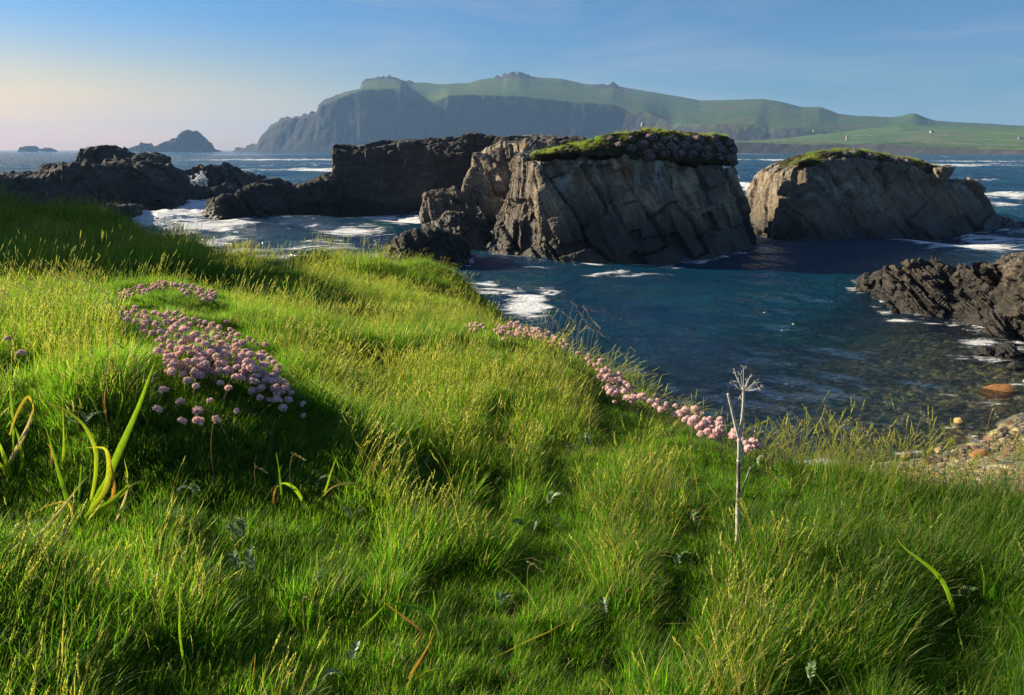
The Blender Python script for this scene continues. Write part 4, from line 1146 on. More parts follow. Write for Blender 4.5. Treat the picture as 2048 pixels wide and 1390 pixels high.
def in_poly(u, v, poly):
    r = False
    for (x1, y1), (x2, y2) in zip(poly, poly[1:] + poly[:1]):
        if (y1 > v) != (y2 > v) and u < (x2 - x1) * (v - y1) / (y2 - y1) + x1: r = not r
    return r
def fill(poly, gap, n, seed, asp=1.0, jit=0):
    rg = np.random.default_rng(seed)
    us_ = [p[0] for p in poly]; vs_ = [p[1] for p in poly]; out = []
    for _ in range(n * 60):
        u, v = rg.uniform(min(us_), max(us_)), rg.uniform(min(vs_), max(vs_))
        if not in_poly(u, v, poly): continue
        if all((u - a) ** 2 + ((v - b) * asp) ** 2 > gap * gap for a, b in out): out.append((u, v))
        if len(out) >= n: break
    if jit: out = [(u + rg.normal(0, jit), v + rg.normal(0, jit * .7)) if rg.random() < .45 else (u, v) for u, v in out]
    return out

# ------------------------------------------------------------------ turf caps and thrift cushions on the stacks
t = NT('turf')
p = t.pos()
c = t.ramp(t.noise(p, 1.6, 6, 0.65), [(0.3, (0.020, 0.018, 0.012)), (0.52, (0.045, 0.042, 0.020)), (0.7, (0.075, 0.085, 0.025))])
M_TURF = t.done(t.n('ShaderNodeBsdfPrincipled', {'Base Color': c, 'Roughness': 1.0, 'Specular IOR Level': 0.1, 'Normal': t.bump(t.noise(p, 6, 6, .7), 1.0, .15)}).outputs[0])
t = NT('thrift_cushion')
p = t.n('ShaderNodeTexCoord').outputs['Object']
vo = t.n('ShaderNodeTexVoronoi', {'Vector': p, 'Scale': 24.0})
c = t.ramp(t.sep(vo.outputs['Color'])[0], [(0.0, (0.10, 0.085, 0.05)), (0.35, (0.30, 0.21, 0.23)), (0.65, (0.48, 0.32, 0.38)), (1.0, (0.60, 0.44, 0.50))])
c = t.mix(t.rng(t.noise(p, 2.5, 3, .6), .42, .62), c, (0.07, 0.075, 0.03))
M_CUSH = t.done(t.n('ShaderNodeBsdfPrincipled', {'Base Color': c, 'Roughness': 0.95, 'Specular IOR Level': 0.1, 'Normal': t.bump(vo.outputs['Distance'], 1.0, .06)}).outputs[0])

def adopt(child, par):
    child.location = Vector(child.location) - Vector(par.location)
    child.parent = par
    for k in ('label', 'category', 'group'):
        if k in child: del child[k]

def cap(host, top, line, yfun, depth, seed, n_grass, sc, bare=lambda P: 0):
    us_ = sorted(set([a for a, b in top] + [a for a, b in line]))
    T = np.array(top, float); Ln = np.array(line, float)
    cols = []
    for u in us_:
        vt = np.interp(u, T[:, 0], T[:, 1]); vl = np.interp(u, Ln[:, 0], Ln[:, 1]); y = yfun(u)
        vl = max(vl, vt + 2)
        f0 = at_y(u, vl + 2, y + 0.35); f1 = at_y(u, vl - 1, y - 0.22); f2 = at_y(u, vt * .55 + vl * .45, y - 0.10); f3 = at_y(u, vt + 1.5, y + 0.6); f4 = at_y(u, vt, y + 1.6)
        b0 = f4 + np.array([0, depth, -.3]); b1 = b0 + np.array([0, 0, -1.2])
        cols.append([f0, f1, f2, f3, f4, b0, b1])
    o, V, F = make_rock('turf_cap', [cols], 0.13, M_TURF, '', bed_t=9, bed_a=0, joint_t=9, cross_t=9, plate_a=0, fb_a=0.28, fb_l=0.9, crack=0, fine_a=0.12, cut=-9, seed=seed)
    b = bvh_of(o)
    N = normals(V, F)
    rg = np.random.default_rng(seed)
    ok = np.where((N[:, 2] > 0.25) | ((N[:, 2] > -0.1) & (rg.random(len(N)) < .35)))[0]
    k = rg.choice(ok, min(n_grass, len(ok)), replace=False)
    P = V[k]
    s = sc * rg.uniform(.6, 1.3, len(P)) * np.clip(N[k, 2] + .4, .4, 1.1)
    dr = np.clip(0.72 + .6 * fbm(P / 1.5, 3, seed + 2), 0, 1)
    s = s * (.45 + 1.1 * sstep(-.2, .3, fbm(P / .9, 3, seed + 6)))
    kk = fbm(P / np.array([2.2, 2.2, 9]), 3, seed + 5) + bare(P) > -.05
    P, s, dr = P[kk], s[kk], dr[kk]
    g = scatter('turf_grass', P, rg.choice([7, 8, 9, 6], len(P)), np.stack([rg.normal(0, .3, len(P)), rg.normal(0, .3, len(P)), rg.uniform(-.6, .6, len(P))], -1), np.stack([s, s, s], -1), dr)
    adopt(o, host); adopt(g, host)
    return b

main = ROCKS['main'][0]; rightS = ROCKS['right'][0]
ym = lambda u: float(np.interp(u, [1036, 1078, 1150, 1240, 1340, 1410, 1466], [at_z(a, b)[1] + 2.25 for a, b in [(1040, 519), (1121, 526), (1200, 527), (1300, 525), (1400, 520), (1470, 514), (1532, 505)]]))
capm = cap(main, [(1066, 306), (1100, 300), (1130, 294), (1170, 284), (1200, 277), (1218, 270), (1250, 268), (1280, 263), (1298, 261), (1330, 264), (1367, 267), (1410, 270), (1456, 272), (1468, 282), (1473, 297)],
    [(1066, 312), (1130, 309), (1218, 313), (1300, 320), (1397, 325), (1440, 328), (1473, 330)], ym, 5.5, 201, 2600, .75, lambda P: np.interp(P[:, 0], [3, 6, 10, 14], [.25, .2, .02, -.1]))
yr = lambda u: float(np.interp(u, [1604, 1650, 1700, 1760, 1830, 1895], [at_z(a, b)[1] + 3.2 for a, b in [(1612, 490), (1672, 487), (1735, 483), (1800, 480), (1862, 477), (1905, 475)]]))
capr = cap(rightS, [(1596, 322), (1625, 312), (1645, 306), (1683, 300), (1710, 302), (1732, 305), (1780, 311), (1816, 317), (1850, 324), (1877, 334), (1897, 354)],
    [(1596, 327), (1640, 331), (1676, 333), (1720, 339), (1769, 346), (1830, 355), (1897, 366)], yr, 6, 202, 3000, .85, lambda P: .2)

def cushion_mesh(seed):
    bm = bmesh.new()
    bmesh.ops.create_icosphere(bm, subdivisions=4, radius=1.0)
    co = np.array([v.co[:] for v in bm.verts])
    d = 1 + .22 * fbm(co * 1.3, 3, seed) + .10 * np.abs(fbm(co * 6, 2, seed + 1))
    for v, k in zip(bm.verts, d): v.co = v.co * k
    me = bpy.data.meshes.new('thrift_cushion'); bm.to_mesh(me); bm.free()
    me.materials.append(M_CUSH)
    return me
CUSH = [cushion_mesh(s) for s in (1, 2, 3)]
def cushions(b, spots, label, group, places):
    for i, (u, v, r) in enumerate(spots):
        hitp, nrm = cast(b, u, v)
        if hitp is None: continue
        rw = r * hitp.y / FPX
        o = link('thrift_cushion', CUSH[i % 3], None, loc=hitp + Vector((0, rw * .30, -rw * .25)))
        o.scale = (rw * 1.1, rw, rw * .68); o.rotation_euler = (0, 0, i * 1.7)
        tag(o, label + [w for lim, w in places if u < lim and v < 285 or u < lim and lim % 2][0], 'plant', group)
cushions(capm, [(1222, 276, 8), (1262, 276, 9), (1300, 272, 13), (1326, 277, 10), (1346, 276, 13), (1372, 278, 11), (1395, 276, 14), (1424, 276, 12), (1430, 284, 13), (1455, 282, 11), (1286, 286, 12), (1314, 290, 14), (1342, 291, 15), (1366, 289, 13),
    (1390, 291, 14), (1412, 293, 13), (1440, 297, 14), (1463, 297, 11), (1262, 293, 11), (1328, 302, 12), (1356, 304, 14), (1384, 304, 12), (1410, 307, 13), (1436, 311, 12), (1459, 312, 13), (1466, 323, 10), (1296, 300, 11), (1240, 286, 9), (1300, 311, 11)],
    'pinkish grey thrift cushion ', 'thrift cushions on the tall stack', [(1270, 'on the grassy left slope of the tall stack'), (1340, 'along the crest of the tall stack'), (1410, 'on the skyline of the tall stack, middle'), (1480, 'on the skyline of the tall stack by its right corner'),
     (1301, 'on the dark brow of the tall stack, left end'), (1361, 'on the dark brow of the tall stack, middle'), (1421, 'on the dark brow of the tall stack, right of the middle'), (1501, 'bulging over the right corner of the tall stack')])
cushions(capr, [(1692, 306, 10), (1708, 306, 11), (1738, 311, 12), (1716, 322, 10), (1742, 326, 12), (1788, 319, 12), (1812, 322, 12), (1782, 334, 9), (1660, 318, 8), (1842, 332, 9)],
    'dull pink thrift cushion ', 'thrift cushions on the rounded stack', [(1701, 'at the left of the mossy cap of the rounded stack'), (1741, 'by the summit of the rounded stack'), (1791, 'right of the summit of the rounded stack'), (1901, 'low on the right slope of the rounded stack')])

# ------------------------------------------------------------------ sea thrift in flower
t = NT('thrift_petal')
r = t.attr('rnd'); oi = t.n('ShaderNodeObjectInfo').outputs['Random']
c = t.ramp(r, [(0.0, (0.62, 0.38, 0.58)), (0.35, (0.80, 0.61, 0.80)), (0.7, (0.87, 0.74, 0.88)), (1.0, (0.91, 0.85, 0.93))])
c = t.mix(t.math('MULTIPLY', oi, 0.4), c, (0.84, 0.60, 0.76))
M_PETAL = t.done(leaf_shader(t, c, 0.55, 0.2, 0.6, 1.15))
t = NT('thrift_stalk')
M_STALK = t.done(leaf_shader(t, t.ramp(t.attr('h'), [(0, (0.06, 0.09, 0.03)), (0.8, (0.13, 0.12, 0.05)), (1, (0.22, 0.10, 0.06))]), 0.2, 0.2, 0.6, 1.2))
t = NT('thrift_white')
M_WHITE = t.done(leaf_shader(t, t.ramp(t.attr('rnd'), [(0, (0.50, 0.38, 0.36)), (1, (0.80, 0.72, 0.70))]), 0.35, 0.2, 0.6, 1.1))

def head_mesh(seed, mat, n=46):
    rg = np.random.default_rng(seed); B = Bits(); R = 0.0105
    for k in range(n):
        z = 1 - 1.55 * (k + .5) / n; a = 2.39996 * k + rg.uniform(-.3, .3); q = math.sqrt(max(0, 1 - z * z))
        d = np.array([q * math.cos(a), q * math.sin(a), z]); c = d * R * rg.uniform(.70, 1.22) * np.array([1, 1, .82])
        s = np.cross(d, [0.3, 0.2, 1]); s /= np.linalg.norm(s); w = np.cross(d, s)
        th = rg.uniform(0, 3.14); s, w = s * math.cos(th) + w * math.sin(th), w * math.cos(th) - s * math.sin(th)
        e = R * rg.uniform(.20, .42)
        V = np.array([c - d * R * .5, c + s * e + d * e * .4, c + w * e + d * e * .5, c - s * e + d * e * .4, c - w * e + d * e * .5])
        B.add(V, [[0, 1, 2], [0, 2, 3], [0, 3, 4], [0, 4, 1], [1, 2, 3, 4]], rg.random() * .75 + .25 * max(z, 0), 0)
    return B.mesh('flower', mat, False)
def stalk_mesh(seed):
    rg = np.random.default_rng(seed); B = Bits()
    a = rg.uniform(0, 6.3); q = np.linspace(0, 1, 6); b = .06 * np.sin(q * 3.14)
    tube(B, np.stack([b * math.cos(a), b * math.sin(a), -q], -1), [.0011 * 1] * 6, 4, .5, False)
    me = B.mesh('stalk', M_STALK)
    h = me.attributes['h']; vals = 1 - np.repeat(q, 4); h.data.foreach_set('value', vals.astype(np.float32))
    return me
HEADS = [head_mesh(s, M_PETAL) for s in (1, 2, 3, 4)]
HEADW = [head_mesh(s, M_WHITE) for s in (5, 6)]
STALKS = [stalk_mesh(s) for s in (1, 2, 3)]

FLW = []
def cushion_leaves(root, pts, seed):
    rg = np.random.default_rng(seed); B = Bits()
    for q in pts:
        for k in range(5):
            a = rg.uniform(0, 6.28); x, y = q[0] + rg.normal(0, .018), q[1] + rg.normal(0, .018)
            V, F, T, h, C = blade_arrays((x, y, gz(x, y) - .005), a, rg.uniform(.035, .075), .0022, rg.uniform(.1, .6), rg.uniform(.2, .8), rg.uniform(-1, 1), 3)
            B.add(V - np.array(root.location), F + T, rg.uniform(0, .5), h)
    o = link('leaf_cushion', B.mesh('leaf_cushion', M_GRASS), None, root, 'stuff')
def flowers(pix, label, seed, hts=(.05, .11), heads=HEADS, size=1.0, leaves=True, dmax=None):
    rg = np.random.default_rng(seed)
    pts = np.array(pix, float); hh = rg.uniform(hts[0], hts[1], len(pts))
    H = []
    for (u, v), h in zip(pts, hh):
        p, ok = hit(u, v, h)
        if ok[0]: H.append((p[0], h)); FLW.append(p[0])
    c = np.mean([p for p, h in H], 0)
    root = empty('thrift_plant', (c[0], c[1], float(gz(c[0], c[1]))), label, 'flowering plant')
    for i, (p, h) in enumerate(H):
        f = link('flower', heads[i % len(heads)], None, root)
        f.location = Vector(p) - root.location
        s = 1.1 * size * rg.choice([.62, .8, .9, 1, 1.1]) * rg.uniform(.9, 1.1)
        f.scale = (s, s, s * rg.uniform(.85, 1.05))
        tilt = rg.normal(0, .22, 2)
        f.rotation_euler = (tilt[0], tilt[1] + .15, rg.uniform(0, 6.28))
        k = link('stalk', STALKS[i % 3], None, f)
        gl = max(p[2] - float(gz(p[0], p[1])), .03) + .01
        k.scale = (1, 1, gl / s)
        k.rotation_euler = (-tilt[0], -tilt[1] - .15, 0)
    if leaves: cushion_leaves(root, [p for p, h in H], seed + 1)
    return root
PA = [(240, 614), (262, 610), (300, 624), (345, 626), (372, 628), (400, 640), (440, 650), (480, 664), (515, 682), (525, 702), (548, 712), (558, 738), (548, 752), (575, 772), (584, 800), (560, 800), (530, 772), (500, 762), (470, 760), (452, 735), (418, 752), (370, 758), (335, 750), (330, 715), (322, 690), (296, 668), (262, 640)]
SA = [(392, 772), (326, 780), (362, 803), (420, 801), (473, 822), (398, 820), (432, 838), (397, 842), (364, 842), (606, 808), (607, 831), (573, 770), (315, 818), (505, 782), (440, 766), (457, 776), (540, 800), (566, 815), (520, 795), (395, 822)]
flowers(fill(PA, 8.4, 275, 11, 1, 8) + SA, 'large dome of lilac pink sea thrift flowers on the grassy mound', 21, (.05, .11), HEADS, .98)
PB = [(236, 590), (248, 580), (275, 573), (300, 566), (330, 560), (360, 567), (400, 572), (425, 579), (437, 590), (430, 600), (405, 601), (392, 592), (375, 582), (335, 576), (300, 580), (272, 586), (250, 597), (240, 600)]
flowers(fill(PB, 6.0, 120, 12, 1.3, 5), 'arc of small pink thrift flowers behind the large lilac dome', 22, (.04, .08), HEADS, .95)
PC = [(930, 652), (950, 645), (972, 648), (968, 658), (940, 662)]
PC2 = [(988, 656), (1010, 648), (1030, 643), (1050, 652), (1085, 658), (1110, 668), (1135, 684), (1150, 704), (1130, 694), (1100, 684), (1060, 672), (1000, 672)]
flowers(fill(PC, 7, 14, 13) + fill(PC2, 6, 85, 14, 1.3, 6), 'pink thrift patch at the far end of the cliff edge', 23, (.07, .14))
PD = [(1165, 705), (1200, 718), (1225, 734), (1255, 752), (1285, 770), (1318, 790), (1345, 808), (1335, 822), (1300, 806), (1268, 800), (1230, 792), (1208, 776), (1202, 752), (1180, 728)]
flowers(fill(PD, 6.5, 190, 15, 1.2, 8), 'purple shaded thrift band hanging over the cliff edge', 24, (.07, .14))
PE = [(1345, 806), (1375, 812), (1410, 826), (1445, 834), (1470, 850), (1500, 868), (1510, 890), (1525, 892), (1490, 896), (1455, 868), (1420, 866), (1385, 850), (1350, 826), (1300, 800)]
flowers(fill(PE, 7, 160, 16, 1.2, 9) + [(1388, 842), (1402, 868), (1420, 862), (1522, 890)], 'bright pink thrift band on the cliff edge beside the dead stem', 25, (.07, .14))
PF = [(503, 520), (515, 514), (535, 520), (560, 524), (585, 531), (582, 536), (550, 531), (520, 526)]
flowers(fill(PF, 4.5, 34, 17, 1.5), 'whitish thrift heads beside the small tussock on the far grass rim', 26, (.04, .09), HEADW, 1.0, False)
PG = [(196, 608), (210, 604), (228, 618), (250, 628), (252, 640), (225, 630)]
flowers(fill(PG, 8, 12, 18), 'pale washed out thrift heads at the left end of the lilac dome', 27, (.06, .10), HEADW, 1.0, False)
flowers([(42, 705), (15, 677)], 'pair of lone thrift flowers deep in the tall grass at the left edge', 28, (.12, .16), HEADS, .8, False)
flowers([(256, 462), (270, 470), (290, 476), (282, 470)], 'few pale thrift heads on the seaward rim of the left hillock', 29, (.04, .08), HEADW, 1.3, False)

# ------------------------------------------------------------------ dead hogweed stalk
t = NT('dead_stem')
tc = t.n('ShaderNodeTexCoord').outputs['Object']
c = t.ramp(t.noise(t.mapv(tc, (260, 260, 14)), 1.0, 5, 0.7), [(0.3, (0.22, 0.18, 0.13)), (0.5, (0.50, 0.46, 0.40)), (0.75, (0.68, 0.65, 0.60))])
z = t.sep(tc)[2]
band = t.math('MULTIPLY', t.rng(z, 0.135, 0.150), t.rng(z, 0.262, 0.272, 1, 0))
c = t.mix(t.math('MULTIPLY', band, t.rng(t.noise(t.mapv(tc, (150, 150, 25)), 1.0, 3, .6), .42, .58, 0.15, .85)), c, (0.085, 0.065, 0.05))
M_STEM = t.done(t.n('ShaderNodeBsdfPrincipled', {'Base Color': c, 'Roughness': 0.8, 'Specular IOR Level': 0.2, 'Normal': t.bump(t.noise(t.mapv(tc, (300, 300, 12)), 1.0, 4, .7), .6, .002)}).outputs[0])
hp, _ = hit([1466], [1122]); HY = hp[0][1]
def hw(u, v, dy=0.0): return at_y(u, v, HY + dy)
hroot = empty('dead_hogweed', hw(1466, 1122), 'bleached dead hogweed stalk with a skeletal umbel standing in the grass', 'dead plant')
hb = np.array(hroot.location)
def hpart(name, pix, rads, parent=hroot, n=12, sides=9, off=None):
    B = Bits()
    P = smooth_path([hw(*q) for q in pix], n) - (hb if off is None else off)
    rr = np.interp(np.linspace(0, 1, n), np.linspace(0, 1, len(rads)), rads)
    tube(B, P, rr, sides)
    return link(name, B.mesh(name, M_STEM), None, parent)
hpart('stem', [(1464, 1150), (1466, 1118), (1474, 1080), (1475, 1050), (1475.5, 1016), (1475.5, 1011), (1477, 960), (1477.5, 921), (1478, 916), (1478.5, 875)], [.0052, .0052, .0050, .0049, .0057, .0049, .0046, .0052, .0044, .0042], n=40)
hpart('branch', [(1478.5, 878), (1482, 855), (1486, 816), (1487.5, 782)], [.0042, .0036, .0031, .0028], n=14)
hpart('branch', [(1478.5, 878), (1469, 842), (1462, 812), (1456, 787)], [.0038, .0034, .0031, .0029], n=14)
hpart('side_shoot', [(1476, 1006), (1484, 985), (1492, 960), (1501, 934)], [.0026, .0022, .0019, .0016], n=12)
hpart('leaf_sheath', [(1477, 918), (1482, 912), (1486, 903), (1487, 898)], [.0040, .0028, .0018, .0008], n=8)
um = link('umbel', None, None, hroot); um.empty_display_size = .02
um.location = Vector(hw(1487.5, 782) - hb)
umo = hw(1487.5, 782)
for (u, v, dy) in [(1469, 769, -.01), (1471, 749, .02), (1487, 737, 0), (1499, 755, .02), (1514, 766, -.01), (1522, 774, .01), (1479, 793, -.02), (1475, 775, -.03), (1494, 762, .03), (1517, 777, -.02), (1482, 752, -.02), (1505, 770, .035), (1478, 764, .035), (1490, 770, -.04), (1508, 765, -.035), (1500, 778, -.04)]:
    B = Bits()
    e = hw(u, v, dy); m = umo * .5 + e * .5 + np.array([0, 0, -.002])
    tube(B, smooth_path([umo, m, e], 7) - umo, np.linspace(.0013, .0007, 7), 5)
    rg = np.random.default_rng(int(u * 7 + v))
    for k in range(5):
        d = (e - umo) / np.linalg.norm(e - umo) + rg.normal(0, .55, 3)
        tube(B, np.stack([e, e + d * .004, e + d * .0075]) - umo, [.0005, .0004, .0007], 4)
    link('ray', B.mesh('ray', M_STEM), None, um)
# ------------------------------------------------------------------ broad bladed plants
t = NT('broad_leaf')
r = t.attr('rnd'); h = t.attr('h')
c = t.ramp(r, [(0.0, (0.070, 0.170, 0.014)), (0.35, (0.18, 0.32, 0.018)), (0.6, (0.28, 0.36, 0.025)), (0.75, (0.34, 0.26, 0.04)), (0.87, (0.36, 0.17, 0.05)), (1.0, (0.50, 0.42, 0.28))])
ox = t.n('ShaderNodeTexCoord').outputs['Object']
c = t.mix(1.0, c, t.ramp(t.noise(t.mapv(ox, (240, 240, 18)), 1.0, 4, .6), [(0.3, .75), (.7, 1.2)]), 'MULTIPLY')
c = t.mix(t.rng(h, .86, 1.0, 0, .7), c, (0.36, 0.24, 0.08))
M_BROAD = t.done(leaf_shader(t, c, 0.5, 0.4, 0.38, 1.8))
def ribbon(pix, y0, w_px, rnd, dy=0.0, fold=.35, n=18, org=None, prof=None):
    """leaf blade along the given points, folded along its midrib, y0 metres away at its foot"""
    m = len(pix)
    P = smooth_path([at_y(u, v, y0 + dy * k / max(m - 1, 1)) for k, (u, v) in enumerate(pix)], n)
    s = np.linspace(0, 1, n)
    w = w_px * y0 / FPX * 0.54 * (np.clip(np.minimum(.55 + 1.3 * s, (1 - s) * 2.0 + .04), 0, 1) if prof is None else np.interp(s, np.linspace(0, 1, len(prof)), prof))
    tan = np.gradient(P, axis=0); tan /= np.linalg.norm(tan, axis=1, keepdims=True) + 1e-9
    view = np.array([0.25, -1, .25]); S = np.cross(tan, view); S /= np.linalg.norm(S, axis=1, keepdims=True) + 1e-9
    Nn = np.cross(S, tan)
    L = P - S * w[:, None] + Nn * (w * fold)[:, None]; R = P + S * w[:, None] + Nn * (w * fold)[:, None]
    V = np.concatenate([L, P, R])
    F = [[k, k + 1, n + k + 1, n + k] for k in range(n - 1)] + [[n + k, n + k + 1, 2 * n + k + 1, 2 * n + k] for k in range(n - 1)]
    B = Bits(); B.add(V - org, F, rnd, np.tile(s, 3))
    return B
def broad_plant(base, leaves, label, cat='plant', name='broad_bladed_grass'):
    p, ok = hit(base[0], base[1]); y0 = p[0][1]
    root = empty(name, p[0], label, cat)
    FLW.append(p[0]); FLW.append(p[0] + np.array([.05, -.03, 0])); FLW.append(p[0] - np.array([.05, .03, 0]))
    for (pix, w, rnd, dy) in leaves:
        B = ribbon(pix, y0, w * .88, rnd, dy, org=p[0])
        link('leaf', B.mesh('leaf', M_BROAD), None, root)
    return root
broad_plant((178, 1048), [
    ([(170, 1048), (196, 990), (216, 959), (230, 923), (252, 873), (277, 815), (299, 754), (309, 726)], 15, .40, -.05),
    ([(142, 1075), (140, 1060), (135, 1002), (119, 949), (104, 895), (90, 851)], 10, .22, .06),
    ([(176, 1040), (180, 1010), (191, 956), (192, 902), (176, 862), (155, 837), (122, 815), (79, 797)], 9, .58, .05),
    ([(170, 1040), (176, 1028), (209, 985), (219, 945), (216, 909), (205, 895), (169, 896)], 12, .66, -.08),
    ([(172, 1042), (176, 1031), (223, 1003), (252, 977), (284, 961)], 12, .45, -.10),
    ([(215, 1060), (230, 1046), (248, 1003), (259, 974), (282, 961)], 5, 1.0, -.11),
    ([(200, 1020), (223, 1003), (228, 963), (219, 913)], 8, .86, -.06),
    ([(156, 1030), (158, 999), (162, 945), (166, 873)], 6, .30, .1),
    ([(40, 1110), (61, 1085), (115, 1028), (155, 977), (178, 949)], 6, 1.0, -.15),
    ([(190, 1040), (245, 990), (252, 967), (255, 949), (248, 916)], 6, .60, -.02),
    ([(180, 1045), (200, 1000), (215, 965), (236, 890)], 8, .35, .02),
    ([(165, 1045), (150, 1085), (140, 1010), (100, 1010), (62, 1030)], 5, .80, -.05)], 'tall clump of broad glowing yellow green blades with a few withered brown ones')
broad_plant((215, 870), [([(212, 880), (209, 851), (187, 805), (151, 754)], 6, .35, .03), ([(216, 880), (214, 850), (209, 800), (212, 770)], 3.5, .88, .0), ([(220, 880), (230, 850), (245, 800), (240, 775)], 4, .5, .04)],
    'thin leaning green blade beside brown ones in front of the straw hollow')
broad_plant((126, 950), [([(126, 955), (126, 931), (128, 884), (125, 805)], 6, .5, .0), ([(106, 960), (104, 940), (104, 900), (93, 886)], 7, .86, .0)], 'single upright pale green blade with a rusty one beside it')
broad_plant((30, 960), [([(27, 930), (27, 855), (22, 794), (13, 718)], 6, .28, .05), ([(4, 950), (14, 934), (47, 873), (60, 840), (65, 819)], 9, .97, -.02), ([(20, 870), (32, 833), (47, 805), (58, 794), (67, 815), (62, 850)], 7, .75, .02),
    ([(26, 975), (22, 956), (8, 910), (-8, 870)], 12, .45, -.04), ([(30, 975), (14, 948), (-12, 909)], 10, .55, -.06), ([(42, 960), (40, 884), (22, 844), (7, 823)], 5, .4, .03), ([(46, 970), (46, 940), (44, 900), (36, 880)], 7, .5, 0)],
    'ragged clump of pale and yellow blades cut by the left edge')
broad_plant((600, 1030), [([(612, 1030), (607, 1006), (593, 981), (578, 969), (564, 967), (550, 978)], 8, .45, -.03), ([(566, 1030), (564, 999), (559, 946), (552, 904)], 5, .3, .03), ([(615, 1032), (621, 1020), (649, 985), (663, 942), (675, 911)], 6, .5, .02),
    ([(552, 1040), (547, 1010), (549, 985), (556, 969)], 5, .88, -.04), ([(640, 1000), (665, 975), (700, 966), (725, 970)], 4, .92, -.02)], 'small arching green blades in the grass below the lilac dome')
broad_plant((718, 1285), [([(705, 1285), (712, 1270), (744, 1238), (772, 1207)], 9, .42, .0), ([(770, 1206), (804, 1231), (836, 1256), (850, 1275)], 5, .88, -.02), ([(780, 1210), (793, 1207), (829, 1214), (857, 1228), (880, 1270)], 8, .12, -.03), ([(862, 1240), (870, 1215), (866, 1180)], 6, .1, 0)],
    'bent green blade with a snapped orange tip low in the foreground grass')
broad_plant((820, 1380), [([(796, 1400), (801, 1383), (829, 1337), (853, 1298), (871, 1260)], 8, .84, -.02), ([(806, 1400), (820, 1370), (850, 1345), (880, 1335)], 6, .7, 0)], 'rusty orange blade curving up at the bottom of the view')
broad_plant((370, 1370), [([(374, 1390), (372, 1351), (360, 1270), (360, 1200), (358, 1143)], 6, .35, .04), ([(358, 1390), (346, 1348), (335, 1323)], 8, .98, 0), ([(506, 1400), (504, 1380), (508, 1340), (511, 1305)], 5, .84, 0)], 'upright green blade beside a short tan one near the bottom left')
broad_plant((1914, 1255), [([(1916, 1270), (1914, 1250), (1907, 1224), (1890, 1174), (1869, 1144), (1840, 1120), (1810, 1097), (1793, 1076)], 12, .30, .02)], 'long broad green blade arching left alone in the right hand grass')
broad_plant((900, 1180), [([(985, 1190), (950, 1185), (880, 1180), (800, 1178)], 4, .1, .02), ([(940, 1188), (985, 1182), (1015, 1178)], 4, .8, .0)], 'flat lying dark blade in the middle of the foreground grass')
broad_plant((1080, 1330), [([(960, 1330), (1050, 1285), (1100, 1262), (1135, 1240)], 4, .72, .0), ([(1250, 1390), (1258, 1360), (1270, 1330)], 4, .86, 0)], 'long yellowing blade slanting right through the lower middle grass')

# ------------------------------------------------------------------ silverweed
t = NT('silverweed')
c = t.ramp(t.attr('rnd'), [(0, (0.06, 0.14, 0.03)), (0.5, (0.15, 0.22, 0.10)), (0.8, (0.28, 0.33, 0.22)), (1, (0.50, 0.53, 0.44))])
M_SILV = t.done(leaf_shader(t, c, 0.28, 0.4, 0.5, 1.2))
def pinnate(seed, silver):
    rg = np.random.default_rng(seed); B = Bits(); L = .085; n = 9
    s = np.linspace(0, 1, 12)
    path = np.stack([s * L * .85, 0 * s, .055 * np.sin(s * 2.0) * (1 - .35 * s)], -1)
    tube(B, path, np.full(12, .0008), 4, .2, False)
    for k in range(n):
        q = .22 + .78 * k / (n - 1); p = np.array([np.interp(q, s, path[:, i]) for i in range(3)])
        ln = .017 * math.sin(.5 + 2.2 * q) * rg.uniform(.85, 1.1)
        for sd in (-1, 1):
            d = np.array([.55, sd * 1.0, rg.uniform(.05, .5)]); d /= np.linalg.norm(d)
            e = np.cross(d, [0, 0, 1]); e /= np.linalg.norm(e)
            V = [p]; 
            for f, w in ((.3, .30), (.5, .22), (.55, .34), (.75, .18), (.8, .26)): V += [p + d * ln * f + e * ln * w, p + d * ln * f - e * ln * w]
            V.append(p + d * ln)
            V = np.array(V); V[:, 2] += .002 * np.abs(V[:, 1] - p[1]) / .01
            B.add(V, [[0, 1, 2], [1, 3, 4, 2], [3, 5, 6, 4], [5, 7, 8, 6], [7, 9, 10, 8], [9, 11, 10]], float(np.clip(silver - .25 + rg.normal(0, .22), 0, 1)), q)
    return B.mesh('leaf', M_SILV)
PIN = [pinnate(1, .55), pinnate(2, .85), pinnate(3, .35), pinnate(4, .7)]
def silverweed(u, v, n, s, tilt, label, seed):
    rg = np.random.default_rng(seed)
    p, ok = hit(u, v, .055); p = p[0].copy(); p[2] = float(gz(p[0], p[1])) + .03
    root = empty('silverweed', p, label, 'plant')
    FLW.append(p)
    for k in range(n):
        o = link('leaf', PIN[(k + seed) % 4], None, root)
        o.rotation_euler = (rg.normal(0, .3), -tilt + rg.normal(0, .25), rg.uniform(0, 6.28) if n > 1 else rg.uniform(-.6, .6))
        q = s * rg.uniform(.55, .85); o.scale = (q, q, q)
        o.location = (rg.normal(0, .008), rg.normal(0, .008), rg.uniform(0, .025))
